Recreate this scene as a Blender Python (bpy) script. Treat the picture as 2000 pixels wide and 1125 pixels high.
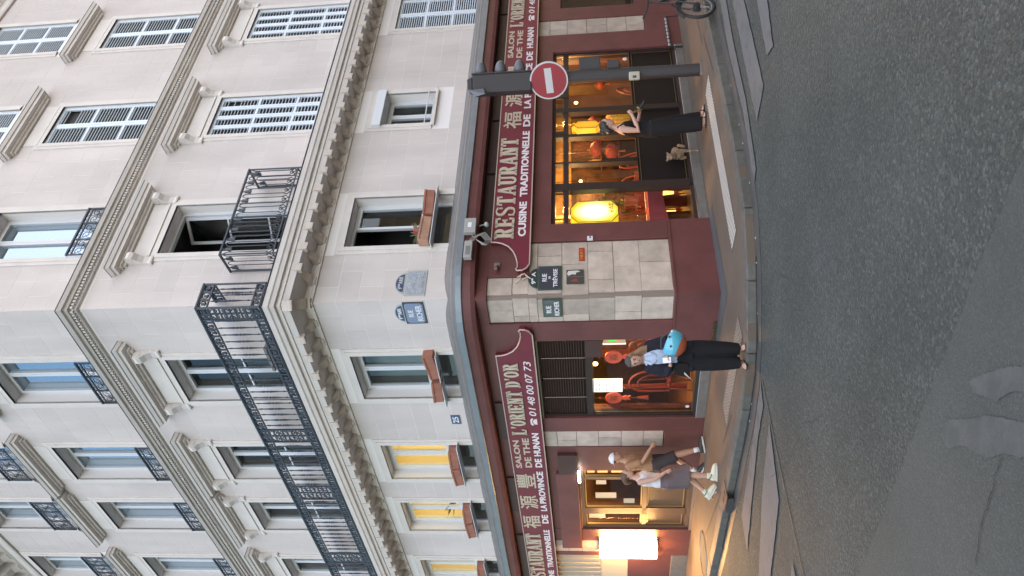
import bpy, bmesh, math, random
from mathutils import Vector, Matrix
R_ = math.radians
SC = bpy.context.scene
COL = SC.collection
for _o in list(bpy.data.objects):
    bpy.data.objects.remove(_o)

# ------------------------------------------------------------------ camera (phone held on its side)
cd = bpy.data.cameras.new('camera'); cam = bpy.data.objects.new('camera', cd); COL.objects.link(cam)
cd.sensor_width = 36; cd.lens = 36*1480/2000; cd.clip_start = .05; cd.clip_end = 500
cam.matrix_world = Matrix(((-0.028631, 0.99959, 0, 0), (0.106269, 0.003044, -0.994333, 0),
                           (-0.993925, -0.028469, -0.106313, 1.9), (0, 0, 0, 1)))
SC.camera = cam

# ------------------------------------------------------------------ dusk sky and the last soft daylight
W = bpy.data.worlds.new('World'); SC.world = W; W.use_nodes = True
nt = W.node_tree
sky = nt.nodes.new('ShaderNodeTexSky'); sky.sky_type = 'NISHITA'; sky.sun_disc = False
sky.sun_elevation = R_(4); sky.sun_rotation = R_(20); sky.altitude = 0; sky.air_density = 1.0; sky.dust_density = 2.5; sky.ozone_density = 1.8
bg = nt.nodes['Background']; bg.inputs[1].default_value = .15
nt.links.new(sky.outputs[0], bg.inputs[0])
ld = bpy.data.lights.new('sun', 'SUN'); ld.energy = .68; ld.angle = R_(150); ld.color = (1, .87, .87)
sun = bpy.data.objects.new('sun', ld); COL.objects.link(sun)
sun.rotation_euler = (R_(62), 0, R_(28))
SC.view_settings.view_transform = 'Standard'; SC.view_settings.look = 'None'
SC.view_settings.exposure = 2.8; SC.view_settings.gamma = 1; SC.view_settings.use_curve_mapping = False
SC.render.engine = 'CYCLES'
cy = SC.cycles
cy.max_bounces = 7; cy.diffuse_bounces = 3; cy.glossy_bounces = 3; cy.transmission_bounces = 4; cy.transparent_max_bounces = 12
cy.caustics_reflective = False; cy.caustics_refractive = False; cy.sample_clamp_indirect = 4
cy.use_denoising = True
try: cy.denoiser = 'OPENIMAGEDENOISE'
except Exception: pass

# ------------------------------------------------------------------ helpers
rnd = random.Random(7)
def V(*a): return Vector(a)
class MB:
    """collects shapes, links them as one mesh object"""
    def __init__(s): s.v = []; s.f = []; s.mi = []; s.m = 0; s.sm = []; s.smooth = False
    def add(s, vs, fs):
        b = len(s.v); s.v += [tuple(v) for v in vs]
        for f in fs: s.f.append(tuple(i+b for i in f)); s.mi.append(s.m); s.sm.append(s.smooth)
        return s
    def box(s, x0, x1, y0, y1, z0, z1):
        return s.add([(x0,y0,z0),(x1,y0,z0),(x1,y1,z0),(x0,y1,z0),(x0,y0,z1),(x1,y0,z1),(x1,y1,z1),(x0,y1,z1)],
                     [(3,2,1,0),(4,5,6,7),(0,1,5,4),(1,2,6,5),(2,3,7,6),(3,0,4,7)])
    def obox(s, c, ux, uy, uz, hx, hy, hz):
        c = Vector(c); ux=Vector(ux); uy=Vector(uy); uz=Vector(uz); vs=[]
        for k in (-1,1):
            for a,b in ((-1,-1),(1,-1),(1,1),(-1,1)): vs.append(c+ux*hx*a+uy*hy*b+uz*hz*k)
        return s.add(vs, [(3,2,1,0),(4,5,6,7),(0,1,5,4),(1,2,6,5),(2,3,7,6),(3,0,4,7)])
    def prism(s, pts, ax, a0, a1):
        """pts: 2-D outline; ax: axis of extrusion; order of the other two axes is x<y<z"""
        n = len(pts)
        def p(q, a): return (a,q[0],q[1]) if ax=='x' else (q[0],a,q[1]) if ax=='y' else (q[0],q[1],a)
        vs = [p(q,a0) for q in pts]+[p(q,a1) for q in pts]
        fs = [tuple(range(n-1,-1,-1)), tuple(range(n,2*n))]+[(i,(i+1)%n,(i+1)%n+n,i+n) for i in range(n)]
        return s.add(vs, fs)
    def poly(s, pts): return s.add(pts, [tuple(range(len(pts)))])
    def tube(s, path, r, n=6, cap=True, closed=False):
        path = [Vector(p) for p in path]; m = len(path); vs=[]; fs=[]
        rr = r if isinstance(r,(list,tuple)) else [r]*m
        up = None
        for i,p in enumerate(path):
            if closed: t = path[(i+1)%m]-path[i-1]
            else: t = path[min(i+1,m-1)]-path[max(i-1,0)]
            if t.length<1e-9: t = Vector((0,0,1))
            t.normalize()
            if up is None: up = Vector((0,0,1)) if abs(t.z)<.9 else Vector((1,0,0))
            a = t.cross(up)
            if a.length<1e-4: a = t.cross(Vector((0.3,1,.2)))
            a.normalize(); b = a.cross(t).normalized(); up = b
            for k in range(n):
                q = 2*math.pi*k/n; vs.append(p+(a*math.cos(q)+b*math.sin(q))*rr[i])
        mm = m if closed else m-1
        for i in range(mm):
            for k in range(n):
                j=(i+1)%m
                fs.append((i*n+k, i*n+(k+1)%n, j*n+(k+1)%n, j*n+k))
        if cap and not closed:
            fs.append(tuple(range(n-1,-1,-1))); fs.append(tuple((m-1)*n+k for k in range(n)))
        return s.add(vs, fs)
    def cyl(s, p0, p1, r0, r1=None, n=12): return s.tube([p0,p1],[r0, r0 if r1 is None else r1],n)
    def ell(s, c, r, n=12, m=8, rot=None):
        c=Vector(c); vs=[]; fs=[]
        if not isinstance(r,(tuple,list)): r=(r,r,r)
        for i in range(m+1):
            th=math.pi*i/m
            for k in range(n):
                ph=2*math.pi*k/n
                q=Vector((r[0]*math.sin(th)*math.cos(ph), r[1]*math.sin(th)*math.sin(ph), r[2]*math.cos(th)))
                if rot is not None: q=rot@q
                vs.append(c+q)
        for i in range(m):
            for k in range(n): fs.append((i*n+k,(i+1)*n+k,(i+1)*n+(k+1)%n,i*n+(k+1)%n))
        return s.add(vs,fs)
    def loft(s, rings, n=16, sq=1.0):
        """rings: (centre, ux, uy, rx, ry)"""
        vs=[]; fs=[]
        for c,ux,uy,rx,ry in rings:
            c=Vector(c); ux=Vector(ux); uy=Vector(uy)
            for k in range(n):
                a=2*math.pi*k/n; cc=math.cos(a); ss=math.sin(a)
                cc=math.copysign(abs(cc)**sq,cc); ss=math.copysign(abs(ss)**sq,ss)
                vs.append(c+ux*rx*cc+uy*ry*ss)
        for i in range(len(rings)-1):
            for k in range(n): fs.append((i*n+k,i*n+(k+1)%n,(i+1)*n+(k+1)%n,(i+1)*n+k))
        m=len(rings)
        fs.append(tuple(range(n-1,-1,-1))); fs.append(tuple((m-1)*n+k for k in range(n)))
        return s.add(vs,fs)
    def limb(s, pts, n=12):
        """pts: (x,y,z,r) ; rounded ends"""
        path=[Vector(p[:3]) for p in pts]; rr=[p[3] for p in pts]
        d0=(path[0]-path[1]).normalized(); d1=(path[-1]-path[-2]).normalized()
        P=[path[0]+d0*rr[0]*.8, path[0]+d0*rr[0]*.5]+path+[path[-1]+d1*rr[-1]*.5, path[-1]+d1*rr[-1]*.8]
        Q=[rr[0]*.35, rr[0]*.8]+rr+[rr[-1]*.8, rr[-1]*.35]
        return s.tube(P,Q,n)
    def mesh(s, name):
        m=bpy.data.meshes.new(name); m.from_pydata(s.v,[],s.f)
        m.polygons.foreach_set('material_index', s.mi); m.polygons.foreach_set('use_smooth', s.sm)
        bm=bmesh.new(); bm.from_mesh(m); bmesh.ops.recalc_face_normals(bm,faces=bm.faces); bm.to_mesh(m); bm.free()
        m.update(); return m
    def build(s, name, mats, parent=None, loc=None, rot=0, bevel=0):
        m=s.mesh(name); return link(name, m, mats, parent, loc, rot, bevel)
def link(name, m, mats, parent=None, loc=None, rot=0, bevel=0):
    if mats is not None and len(m.materials)==0:
        for q in (mats if isinstance(mats,(list,tuple)) else [mats]): m.materials.append(q)
    o=bpy.data.objects.new(name,m); COL.objects.link(o)
    if parent is not None: o.parent=parent
    if loc is not None: o.location=loc
    o.rotation_euler.z=rot
    if bevel:
        b=o.modifiers.new('bevel','BEVEL'); b.width=bevel; b.segments=2; b.limit_method='ANGLE'; b.angle_limit=R_(40)
    return o
def tag(o, label=None, cat=None, group=None, kind=None):
    if label: o['label']=label
    if cat: o['category']=cat
    if group: o['group']=group
    if kind: o['kind']=kind
    return o
def empty(name, loc, rot=0, label=None, cat=None, group=None):
    o=bpy.data.objects.new(name,None); o.empty_display_size=.2; COL.objects.link(o); o.location=loc; o.rotation_euler.z=rot
    return tag(o,label,cat,group)
def dup(o, parent=None, loc=None, rot=None):
    c=o.copy(); COL.objects.link(c)
    if parent is not None: c.parent=parent
    if loc is not None: c.location=loc
    if rot is not None: c.rotation_euler.z=rot
    for ch in list(o.children): dup(ch,c)
    return c
def arc(cx,cy,r,a0,a1,n): return [(cx+r*math.cos(R_(a0+(a1-a0)*i/n)), cy+r*math.sin(R_(a0+(a1-a0)*i/n))) for i in range(n+1)]
def text_mesh(name, body, w=None, h=None, depth=.012, bold=0, shear=0, fill=True):
    c=bpy.data.curves.new(name,'FONT'); c.body=body; c.extrude=depth/2; c.offset=bold; c.shear=shear; c.resolution_u=3
    o=bpy.data.objects.new(name,c); COL.objects.link(o)
    dg=bpy.context.evaluated_depsgraph_get(); m=bpy.data.meshes.new_from_object(o.evaluated_get(dg))
    bpy.data.objects.remove(o); bpy.data.curves.remove(c); m.name=name; m.materials.clear()
    xs=[v.co.x for v in m.vertices]; ys=[v.co.y for v in m.vertices]
    x0,x1,y0,y1=min(xs),max(xs),min(ys),max(ys)
    sx=w/(x1-x0) if w else None; sy=h/(y1-y0) if h else None
    sx=sx or sy; sy=sy or sx
    for v in m.vertices:
        x,y,z=v.co; v.co=((x-x0)*sx, -z, (y-y0)*sy)      # stands upright facing -y, lower left corner at 0
    m.update(); return m

# ------------------------------------------------------------------ materials
def mat(name, col, rough=.6, metal=0, spec=.5, emit=None, estr=0, noise=0, nscale=6, bump=0, bscale=40, rand=0, col2=None, detail=4, coat=0, stretch=None):
    m=bpy.data.materials.new(name); m.use_nodes=True; t=m.node_tree; b=t.nodes['Principled BSDF']
    b.inputs['Base Color'].default_value=(*col,1); b.inputs['Roughness'].default_value=rough
    b.inputs['Metallic'].default_value=metal; b.inputs['Specular IOR Level'].default_value=spec
    if coat: b.inputs['Coat Weight'].default_value=coat
    if emit: b.inputs['Emission Color'].default_value=(*emit,1); b.inputs['Emission Strength'].default_value=estr
    if noise or bump or rand:
        tc=t.nodes.new('ShaderNodeTexCoord'); src=tc.outputs['Object']
        if rand or True:
            geo=t.nodes.new('ShaderNodeNewGeometry'); src=geo.outputs['Position']
        if stretch:
            mp=t.nodes.new('ShaderNodeMapping'); mp.inputs['Scale'].default_value=stretch; t.links.new(src,mp.inputs[0]); src=mp.outputs[0]
        cur=None
        if noise:
            n=t.nodes.new('ShaderNodeTexNoise'); n.inputs['Scale'].default_value=nscale; n.inputs['Detail'].default_value=detail; n.inputs['Roughness'].default_value=.6
            t.links.new(src,n.inputs['Vector'])
            r=t.nodes.new('ShaderNodeValToRGB'); r.color_ramp.elements[0].position=.3; r.color_ramp.elements[1].position=.72
            a=col2 or tuple(c*(1-noise) for c in col); r.color_ramp.elements[0].color=(*a,1); r.color_ramp.elements[1].color=(*(tuple(min(1,c*(1+noise*.6)) for c in col)),1)
            t.links.new(n.outputs['Fac'],r.inputs[0]); cur=r.outputs[0]
        if rand:
            oi=t.nodes.new('ShaderNodeObjectInfo'); mr=t.nodes.new('ShaderNodeMapRange'); mr.inputs[3].default_value=1-rand; mr.inputs[4].default_value=1+rand*.6
            t.links.new(oi.outputs['Random'],mr.inputs[0])
            hs=t.nodes.new('ShaderNodeHueSaturation'); t.links.new(mr.outputs[0],hs.inputs['Value'])
            if cur is not None: t.links.new(cur,hs.inputs['Color'])
            else: hs.inputs['Color'].default_value=(*col,1)
            cur=hs.outputs[0]
        if cur is not None: t.links.new(cur,b.inputs['Base Color'])
        if bump:
            n2=t.nodes.new('ShaderNodeTexNoise'); n2.inputs['Scale'].default_value=bscale; n2.inputs['Detail'].default_value=3
            t.links.new(src,n2.inputs['Vector'])
            bp=t.nodes.new('ShaderNodeBump'); bp.inputs['Strength'].default_value=bump; bp.inputs['Distance'].default_value=.01
            t.links.new(n2.outputs['Fac'],bp.inputs['Height']); t.links.new(bp.outputs[0],b.inputs['Normal'])
    return m
def glass_mat(name, tint=(.9,.92,.92), refl=.06, rough=.01):
    m=bpy.data.materials.new(name); m.use_nodes=True; t=m.node_tree; t.nodes.clear()
    out=t.nodes.new('ShaderNodeOutputMaterial'); mx=t.nodes.new('ShaderNodeMixShader')
    tr=t.nodes.new('ShaderNodeBsdfTransparent'); tr.inputs[0].default_value=(*tint,1)
    gl=t.nodes.new('ShaderNodeBsdfGlossy'); gl.inputs['Roughness'].default_value=rough
    fr=t.nodes.new('ShaderNodeLayerWeight'); fr.inputs[0].default_value=.5
    pw=t.nodes.new('ShaderNodeMath'); pw.operation='POWER'; pw.inputs[1].default_value=4; t.links.new(fr.outputs['Facing'],pw.inputs[0])
    ad=t.nodes.new('ShaderNodeMath'); ad.operation='MULTIPLY_ADD'; ad.use_clamp=True; ad.inputs[1].default_value=.5; ad.inputs[2].default_value=refl
    t.links.new(pw.outputs[0],ad.inputs[0]); t.links.new(ad.outputs[0],mx.inputs[0])
    t.links.new(tr.outputs[0],mx.inputs[1]); t.links.new(gl.outputs[0],mx.inputs[2]); t.links.new(mx.outputs[0],out.inputs[0])
    return m
def emis(name, col, s): return mat(name, col, .6, emit=col, estr=s)

STONE=mat('limestone',(.615,.556,.522),.9,noise=.13,detail=8,stretch=(1,1,.3),nscale=1.5,rand=.035,bump=.08,bscale=60,spec=.25)
TRIM=mat('limestone_trim',(.67,.62,.575),.8,noise=.08,nscale=3,bump=.06,bscale=50)
SOOT=mat('limestone_sooted',(.58,.51,.44),.85,noise=.15,nscale=5,bump=.08,bscale=50,stretch=(1,1,4))
MORTAR=mat('lime_mortar',(.80,.76,.73),.9,spec=.2)
SHOPSTONE=mat('shop_stone',(.51,.42,.35),.75,noise=.22,detail=8,nscale=5,rand=.20,bump=.25,bscale=25,spec=.3)
SHOPJOINT=mat('shop_joint',(.25,.19,.155),.9)
BURG=mat('burgundy_paint',(.140,.050,.047),.45,noise=.22,nscale=1.7,detail=8,bump=.04,bscale=8,spec=.35)
BURGD=mat('burgundy_dark',(.055,.022,.02),.5)
FRIEZE_SHADE=mat('shaded_frieze',(.034,.019,.018),.5,spec=.25,noise=.1)  # right frieze: the shade on that front is put into a darker brown
SIGNRED=mat('sign_red',(.16,.022,.038),.4,noise=.10,nscale=3,spec=.35)
GOLD=mat('gold_letters',(.52,.44,.33),.45,noise=.1,nscale=9)
GOLDSIDE=mat('gold_letter_side',(.05,.035,.03),.5)
WHITEL=mat('white_letters',(.72,.66,.66),.5)
ZINC=mat('zinc',(.20,.225,.25),.4,metal=.35,noise=.12,nscale=3)
ZINCD=mat('zinc_dull',(.20,.19,.18),.6,metal=.2,noise=.15,nscale=4)
CHROME=mat('bright_metal',(.7,.7,.72),.22,metal=1)
IRON=mat('painted_iron',(.035,.042,.055),.45)
PVC=mat('white_window_frame',(.66,.68,.70),.4)
SHUT=mat('pale_blue_shutter',(.68,.74,.80),.5,noise=.05,nscale=4)
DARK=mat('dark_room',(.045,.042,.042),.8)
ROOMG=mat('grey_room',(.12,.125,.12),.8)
CURT=mat('net_curtain',(.34,.36,.34),.9,noise=.15,nscale=20,stretch=(1,1,.1))
PANE=mat('sky_pane',(.42,.52,.60),.03,metal=.8)
PANED=glass_mat('clear_pane',(.86,.90,.90),.05)
SHOPGLASS=glass_mat('shop_glass',(.93,.93,.92),.045)
TERRA=mat('terracotta',(.36,.15,.10),.8,noise=.2,nscale=8)
def asphalt_mat(name,col,grain,scale,bump):
    m=bpy.data.materials.new(name); m.use_nodes=True; t=m.node_tree; b=t.nodes['Principled BSDF']; b.inputs['Roughness'].default_value=.75; b.inputs['Specular IOR Level'].default_value=.4
    geo=t.nodes.new('ShaderNodeNewGeometry'); L=t.links.new
    vo=t.nodes.new('ShaderNodeTexVoronoi'); vo.inputs['Scale'].default_value=scale; L(geo.outputs['Position'],vo.inputs['Vector'])
    vb=t.nodes.new('ShaderNodeTexVoronoi'); vb.inputs['Scale'].default_value=scale*.45; L(geo.outputs['Position'],vb.inputs['Vector'])
    n=t.nodes.new('ShaderNodeTexNoise'); n.inputs['Scale'].default_value=.55; n.inputs['Detail'].default_value=6; L(geo.outputs['Position'],n.inputs['Vector'])
    sp=t.nodes.new('ShaderNodeSeparateColor'); L(vo.outputs['Color'],sp.inputs[0])
    r=t.nodes.new('ShaderNodeValToRGB'); e=r.color_ramp.elements; e[0].position=0; e[0].color=(*[c*(1-grain) for c in col],1); e[1].position=1; e[1].color=(*[min(1,c*(1+grain*2.2)) for c in col],1); k=e.new(.8); k.color=(*[c*(1+grain*.25) for c in col],1)
    L(sp.outputs[0],r.inputs[0])
    mr=t.nodes.new('ShaderNodeMapRange'); mr.inputs[1].default_value=.3; mr.inputs[2].default_value=.7; mr.inputs[3].default_value=.78; mr.inputs[4].default_value=1.2; L(n.outputs['Fac'],mr.inputs[0])
    hs=t.nodes.new('ShaderNodeHueSaturation'); L(r.outputs[0],hs.inputs['Color']); L(mr.outputs[0],hs.inputs['Value']); L(hs.outputs[0],b.inputs['Base Color'])
    ad=t.nodes.new('ShaderNodeMath'); ad.operation='MULTIPLY_ADD'; ad.inputs[1].default_value=1.6; L(vb.outputs['Distance'],ad.inputs[0]); L(vo.outputs['Distance'],ad.inputs[2])
    bp=t.nodes.new('ShaderNodeBump'); bp.inputs['Strength'].default_value=bump; bp.inputs['Distance'].default_value=.012; bp.invert=True; L(ad.outputs[0],bp.inputs['Height']); L(bp.outputs[0],b.inputs['Normal'])
    return m
ASPH=asphalt_mat('asphalt',(.056,.0625,.0565),.34,58,.6)
ROD=mat('dull_rod',(.22,.19,.17),.4,metal=.5)

def worn_mat(name,col,under,keep=.5,scale=5):
    m=bpy.data.materials.new(name); m.use_nodes=True; t=m.node_tree; b=t.nodes['Principled BSDF']; b.inputs['Roughness'].default_value=.75; L=t.links.new
    geo=t.nodes.new('ShaderNodeNewGeometry'); n=t.nodes.new('ShaderNodeTexNoise'); n.inputs['Scale'].default_value=scale; n.inputs['Detail'].default_value=10; n.inputs['Roughness'].default_value=.72; L(geo.outputs['Position'],n.inputs['Vector'])
    r=t.nodes.new('ShaderNodeValToRGB'); r.color_ramp.elements[0].position=keep-.10; r.color_ramp.elements[1].position=keep+.10
    r.color_ramp.elements[0].color=(*under,1); r.color_ramp.elements[1].color=(*col,1); L(n.outputs['Fac'],r.inputs[0]); L(r.outputs[0],b.inputs['Base Color'])
    bp=t.nodes.new('ShaderNodeBump'); bp.inputs['Strength'].default_value=.4; bp.inputs['Distance'].default_value=.01; n2=t.nodes.new('ShaderNodeTexNoise'); n2.inputs['Scale'].default_value=80; L(geo.outputs['Position'],n2.inputs['Vector']); L(n2.outputs['Fac'],bp.inputs['Height']); L(bp.outputs[0],b.inputs['Normal'])
    return m
def ragged(pts,step=.10,amp=.012,seed=3):
    """outline with a frayed edge"""
    r=random.Random(seed); out=[]; n=len(pts)
    for i in range(n):
        a=Vector(pts[i]); b=Vector(pts[(i+1)%n]); k=max(1,min(60,int((b-a).length/step)))
        for j in range(k):
            p=a.lerp(b,j/k); out.append((p.x+r.uniform(-amp,amp),p.y+r.uniform(-amp,amp)))
    return out

# ------------------------------------------------------------------ the two facades
CU=V(-.15,11.7,0)
ANG={'R':R_(90-53.0), 'L':R_(47.928-90)}
def fx(F,x,y,z=0):
    """facade point (x to the right, y into the wall, z up), relative to the corner"""
    c,s=math.cos(ANG[F]),math.sin(ANG[F]); return V(c*x-s*y, s*x+c*y, z)
def wx(F,x,y,z=0): return CU+fx(F,x,y,z)
DRv=fx('R',1,0); DLv=fx('L',-1,0); NR=fx('R',0,-1); NL=fx('L',0,-1)
BIS=(NR+NL)/(1+NR.dot(NL))
def corner_path(lenL, lenR, rad=0, n=8):
    """[(base point, outward offset vector)] along the walls from far left to far right, relative to CU"""
    P=[(DLv*lenL,NL)]
    if rad<=0: P.append((V(0,0,0),BIS))
    else:
        t=rad  # distance along walls where the round begins; offset directions turn through the round
        a=DLv*t; b=DRv*t
        for i in range(n+1):
            q=i/n; p=a*(1-q)**2+b*q*q   # quadratic through the corner
            nn=(NL*(1-q)+NR*q).normalized(); P.append((p,nn))
    P.append((DRv*lenR,NR)); return P
def sweep(mb, path, prof):
    """prof: [(outward, z)] closed outline"""
    n=len(prof); vs=[]; fs=[]
    for p,o in path:
        for (a,z) in prof: vs.append(p+o*a+V(0,0,z))
    for i in range(len(path)-1):
        for k in range(n): fs.append((i*n+k,i*n+(k+1)%n,(i+1)*n+(k+1)%n,(i+1)*n+k))
    fs.append(tuple(range(n-1,-1,-1))); fs.append(tuple((len(path)-1)*n+k for k in range(n)))
    mb.add(vs,fs); return mb

BLD=empty('apartment_building',CU,0,'pale limestone corner apartment building with shutters, iron balcony and burgundy restaurant front','building')
LENL,LENR=14.6,13.2
# openings: centre s, width, z0, z1, kind
OP={'R':[],'L':[]}
RS=[1.69,4.70,7.83,10.9]; LS=[1.79,4.30,6.285,8.68,10.7,13.0]
for i,s in enumerate(RS):
    OP['R']+=[(s,1.13,6.9,9.36,1,i),(s,1.13,10.5,12.84,2,i),(s,1.13,13.85,15.8,3,i)]
OP['R']+=[(1.69,1.13,4.15,6.04,0,0),(4.62,.92,4.86,6.02,0,1),(7.83,1.13,4.15,6.0,0,2),(10.9,1.13,4.15,6.04,0,3)]
for i,s in enumerate(LS):
    OP['L']+=[(s,1.13,4.15,6.04,0,i),(s,1.13,6.9,9.36,1,i),(s,1.13,10.5,12.84,2,i),(s,1.13,13.85,15.8,3,i)]
ZTOP=17.0; ZB=4.0
def spans(F, z0, z1, lo, hi, grow=0.0, growz=0.0):
    """free stretches of wall between the openings for the course z0..z1"""
    cuts=sorted((s-w/2-grow,s+w/2+grow) for s,w,a,b,k,i in OP[F] if a-growz<z1-1e-4 and b+growz>z0+1e-4)
    out=[]; p=lo
    for a,b in cuts:
        if a>p+.02: out.append((p,min(a,hi)))
        p=max(p,b)
        if p>=hi: break
    if p<hi-.02: out.append((p,hi))
    return out
# wall core with the real openings
for F,ln,sg in (('R',LENR,1),('L',LENL,-1)):
    zs=sorted({ZB,ZTOP}|{a for _,_,a,b,_,_ in OP[F]}|{b for _,_,a,b,_,_ in OP[F]}); mb=MB()
    for z0,z1 in zip(zs,zs[1:]):
        for a,b in spans(F,z0,z1,0.0,ln):
            x0,x1=sorted((sg*a,sg*b))
            # mitre the inner corner so that the two walls only meet at the edge
            if a==0.0:
                k=.35*math.tan(R_(90-100.93/2))
                pts=[(sg*0,.0),(sg*b,.0),(sg*b,.35),(sg*k,.35)]
                mb.prism(pts,'z',z0,z1)
            else: mb.box(x0,x1,.0,.35,z0,z1)
    mb.build('wall',MORTAR,BLD,V(0,0,0),ANG[F])
# ashlar stones: courses between the string courses
cube=MB().box(-.5,.5,-.5,.5,-.5,.5).mesh('stone_block'); cube.materials.append(STONE)
stones=[]
bands=[(4.16,6.36,6),(6.92,10.32,9),(10.6,14.2,9),(14.2,16.0,5)]
for F,ln,sg in (('R',LENR,1),('L',LENL,-1)):
    for zi,(z0,z1,n) in enumerate(bands):
        h=(z1-z0)/n
        for j in range(n):
            a0=z0+j*h; a1=a0+h
            for a,b in spans(F,a0+.01,a1-.01,0,ln,.15,.13):
                L=b-a; k=max(1,round(L/.78)); base=.30 if j%2 else .62
                cutsx=[a]
                if a==0: 
                    p=base
                    while p<b-.3: cutsx.append(p); p+=.78
                else:
                    p=a+L/k*(.5 if (j%2 and k>1) else 1)
                    while p<b-.15: cutsx.append(p); p+=L/k
                cutsx.append(b)
                for u,v in zip(cutsx,cutsx[1:]): stones.append((F,sg,u,v,a0,a1))
def key(t): F,sg,u,v,a0,a1=t; return (u+v)/2*(1.0 if F=='L' else 1.05)+max(0,(a0-7))*.35
stones.sort(key=key)
rest={'R':MB(),'L':MB()}
for i,(F,sg,u,v,a0,a1) in enumerate(stones):
    g=.0035; u2=u+(0 if u==0 else g); v2=v-g; d=rnd.uniform(-.0004,.0006)
    if i<300:
        o=bpy.data.objects.new('stone_block',cube); COL.objects.link(o); o.parent=BLD
        o.location=fx(F,sg*(u2+v2)/2,.004+d,(a0+a1)/2); o.rotation_euler.z=ANG[F]; o.scale=(v2-u2,.012,a1-a0-2*g)
    else:
        x0,x1=sorted((sg*u2,sg*v2)); rest[F].box(x0,x1,-.002+d,.01+d,a0+g,a1-g)
for F in rest:
    tag(rest[F].build('stone_blocks',STONE,BLD,V(0,0,0),ANG[F]),kind='stuff')
# moulded courses
def course(name, prof, m, rad=0, lenL=LENL, lenR=LENR, n=8):
    return sweep(MB(),corner_path(lenL,lenR,rad,n),prof).build(name,m,BLD,V(0,0,0))
course('balcony_slab',[(0,6.52),(.40,6.56),(.42,6.66),(.44,6.67),(.44,6.73),(.485,6.74),(.50,6.80),(.52,6.82),(.53,6.90),(.50,6.915),(0,6.93)],TRIM)
course('slab_lip',[(.44,6.915),(.535,6.903),(.545,6.912),(.535,6.925),(.44,6.94)],IRON)
course('string_course',[(0,6.36),(.035,6.36),(.035,6.41),(0,6.43)],TRIM)
course('string_cornice',[(0,10.36),(.05,10.37),(.06,10.40),(.06,10.455),(.13,10.46),(.15,10.50),(.19,10.51),(.215,10.56),(.22,10.575),(0,10.60)],TRIM)
course('cornice_lead',[(.10,10.585),(.225,10.572),(.228,10.582),(.10,10.60)],IRON)
course('string_course',[(0,15.98),(.05,15.98),(.07,16.03),(.05,16.08),(.06,16.16),(.10,16.20),(0,16.24)],TRIM)
course('upper_cornice',[(0,16.72),(.55,16.74),(.58,16.86),(.64,16.88),(.66,17.0),(0,17.03)],TRIM)
# dentils under the string cornice: past 300 they are one part
mb=MB(); mb2=MB()
for F,ln,sg in (('R',LENR,1),('L',LENL,-1)):
    k=0; s=-.03
    while s<ln:
        p=fx(F,sg*s,-.083); ux=fx(F,1,0); uy=fx(F,0,1)
        mb.obox(p+V(0,0,10.428),ux,uy,V(0,0,1),.018,.024,.026); s+=.065
tag(mb.build('dentils',TRIM,BLD,V(0,0,0)),kind='stuff')
# corbels (consoles) carrying the balcony slab
cp=[(0,6.375),(-.055,6.38),(-.065,6.42),(-.10,6.425),(-.15,6.455),(-.20,6.505),(-.25,6.55),(-.30,6.565),(-.335,6.55),(-.345,6.50),(-.36,6.487),(-.425,6.49),(-.43,6.52),(-.425,6.645),(0,6.655)]
cm=MB().prism(cp,'x',-.07,.07).mesh('corbel'); cm.materials.append(SOOT)
for F,ln,sg in (('R',LENR,1),('L',LENL,-1)):
    s=.415
    while s<ln-.1:
        o=bpy.data.objects.new('corbel',cm); COL.objects.link(o); o.parent=BLD; o.location=fx(F,sg*s,.002,0); o.rotation_euler.z=ANG[F]; s+=.4365
o=bpy.data.objects.new('corbel',cm); COL.objects.link(o); o.parent=BLD; o.rotation_euler.z=math.atan2(BIS.y,BIS.x)+math.pi/2; o.location=-BIS*.005; o.scale=(1.15,1.28,1)
cm2=MB().prism([(0,16.26),(-.08,16.28),(-.16,16.40),(-.30,16.46),(-.40,16.55),(-.50,16.58),(-.50,16.73),(0,16.73)],'x',-.11,.11).mesh('corbel'); cm2.materials.append(TRIM)
for F,ln,sg in (('R',LENR,1),('L',LENL,-1)):
    s=.3
    while s<ln-.1:
        o=bpy.data.objects.new('corbel',cm2); COL.objects.link(o); o.parent=BLD; o.location=fx(F,sg*s,.002,0); o.rotation_euler.z=ANG[F]; s+=.52
# roof over it all
far=DLv*LENL+DRv*LENR
MB().prism([tuple((-BIS*.3)[:2]),tuple((DRv*LENR-NR*.2)[:2]),tuple((far-NR*.2)[:2]),tuple((DLv*LENL-NL*.2)[:2])],'z',17.03,17.6).build('roof',ZINCD,BLD,V(0,0,0))

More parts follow.
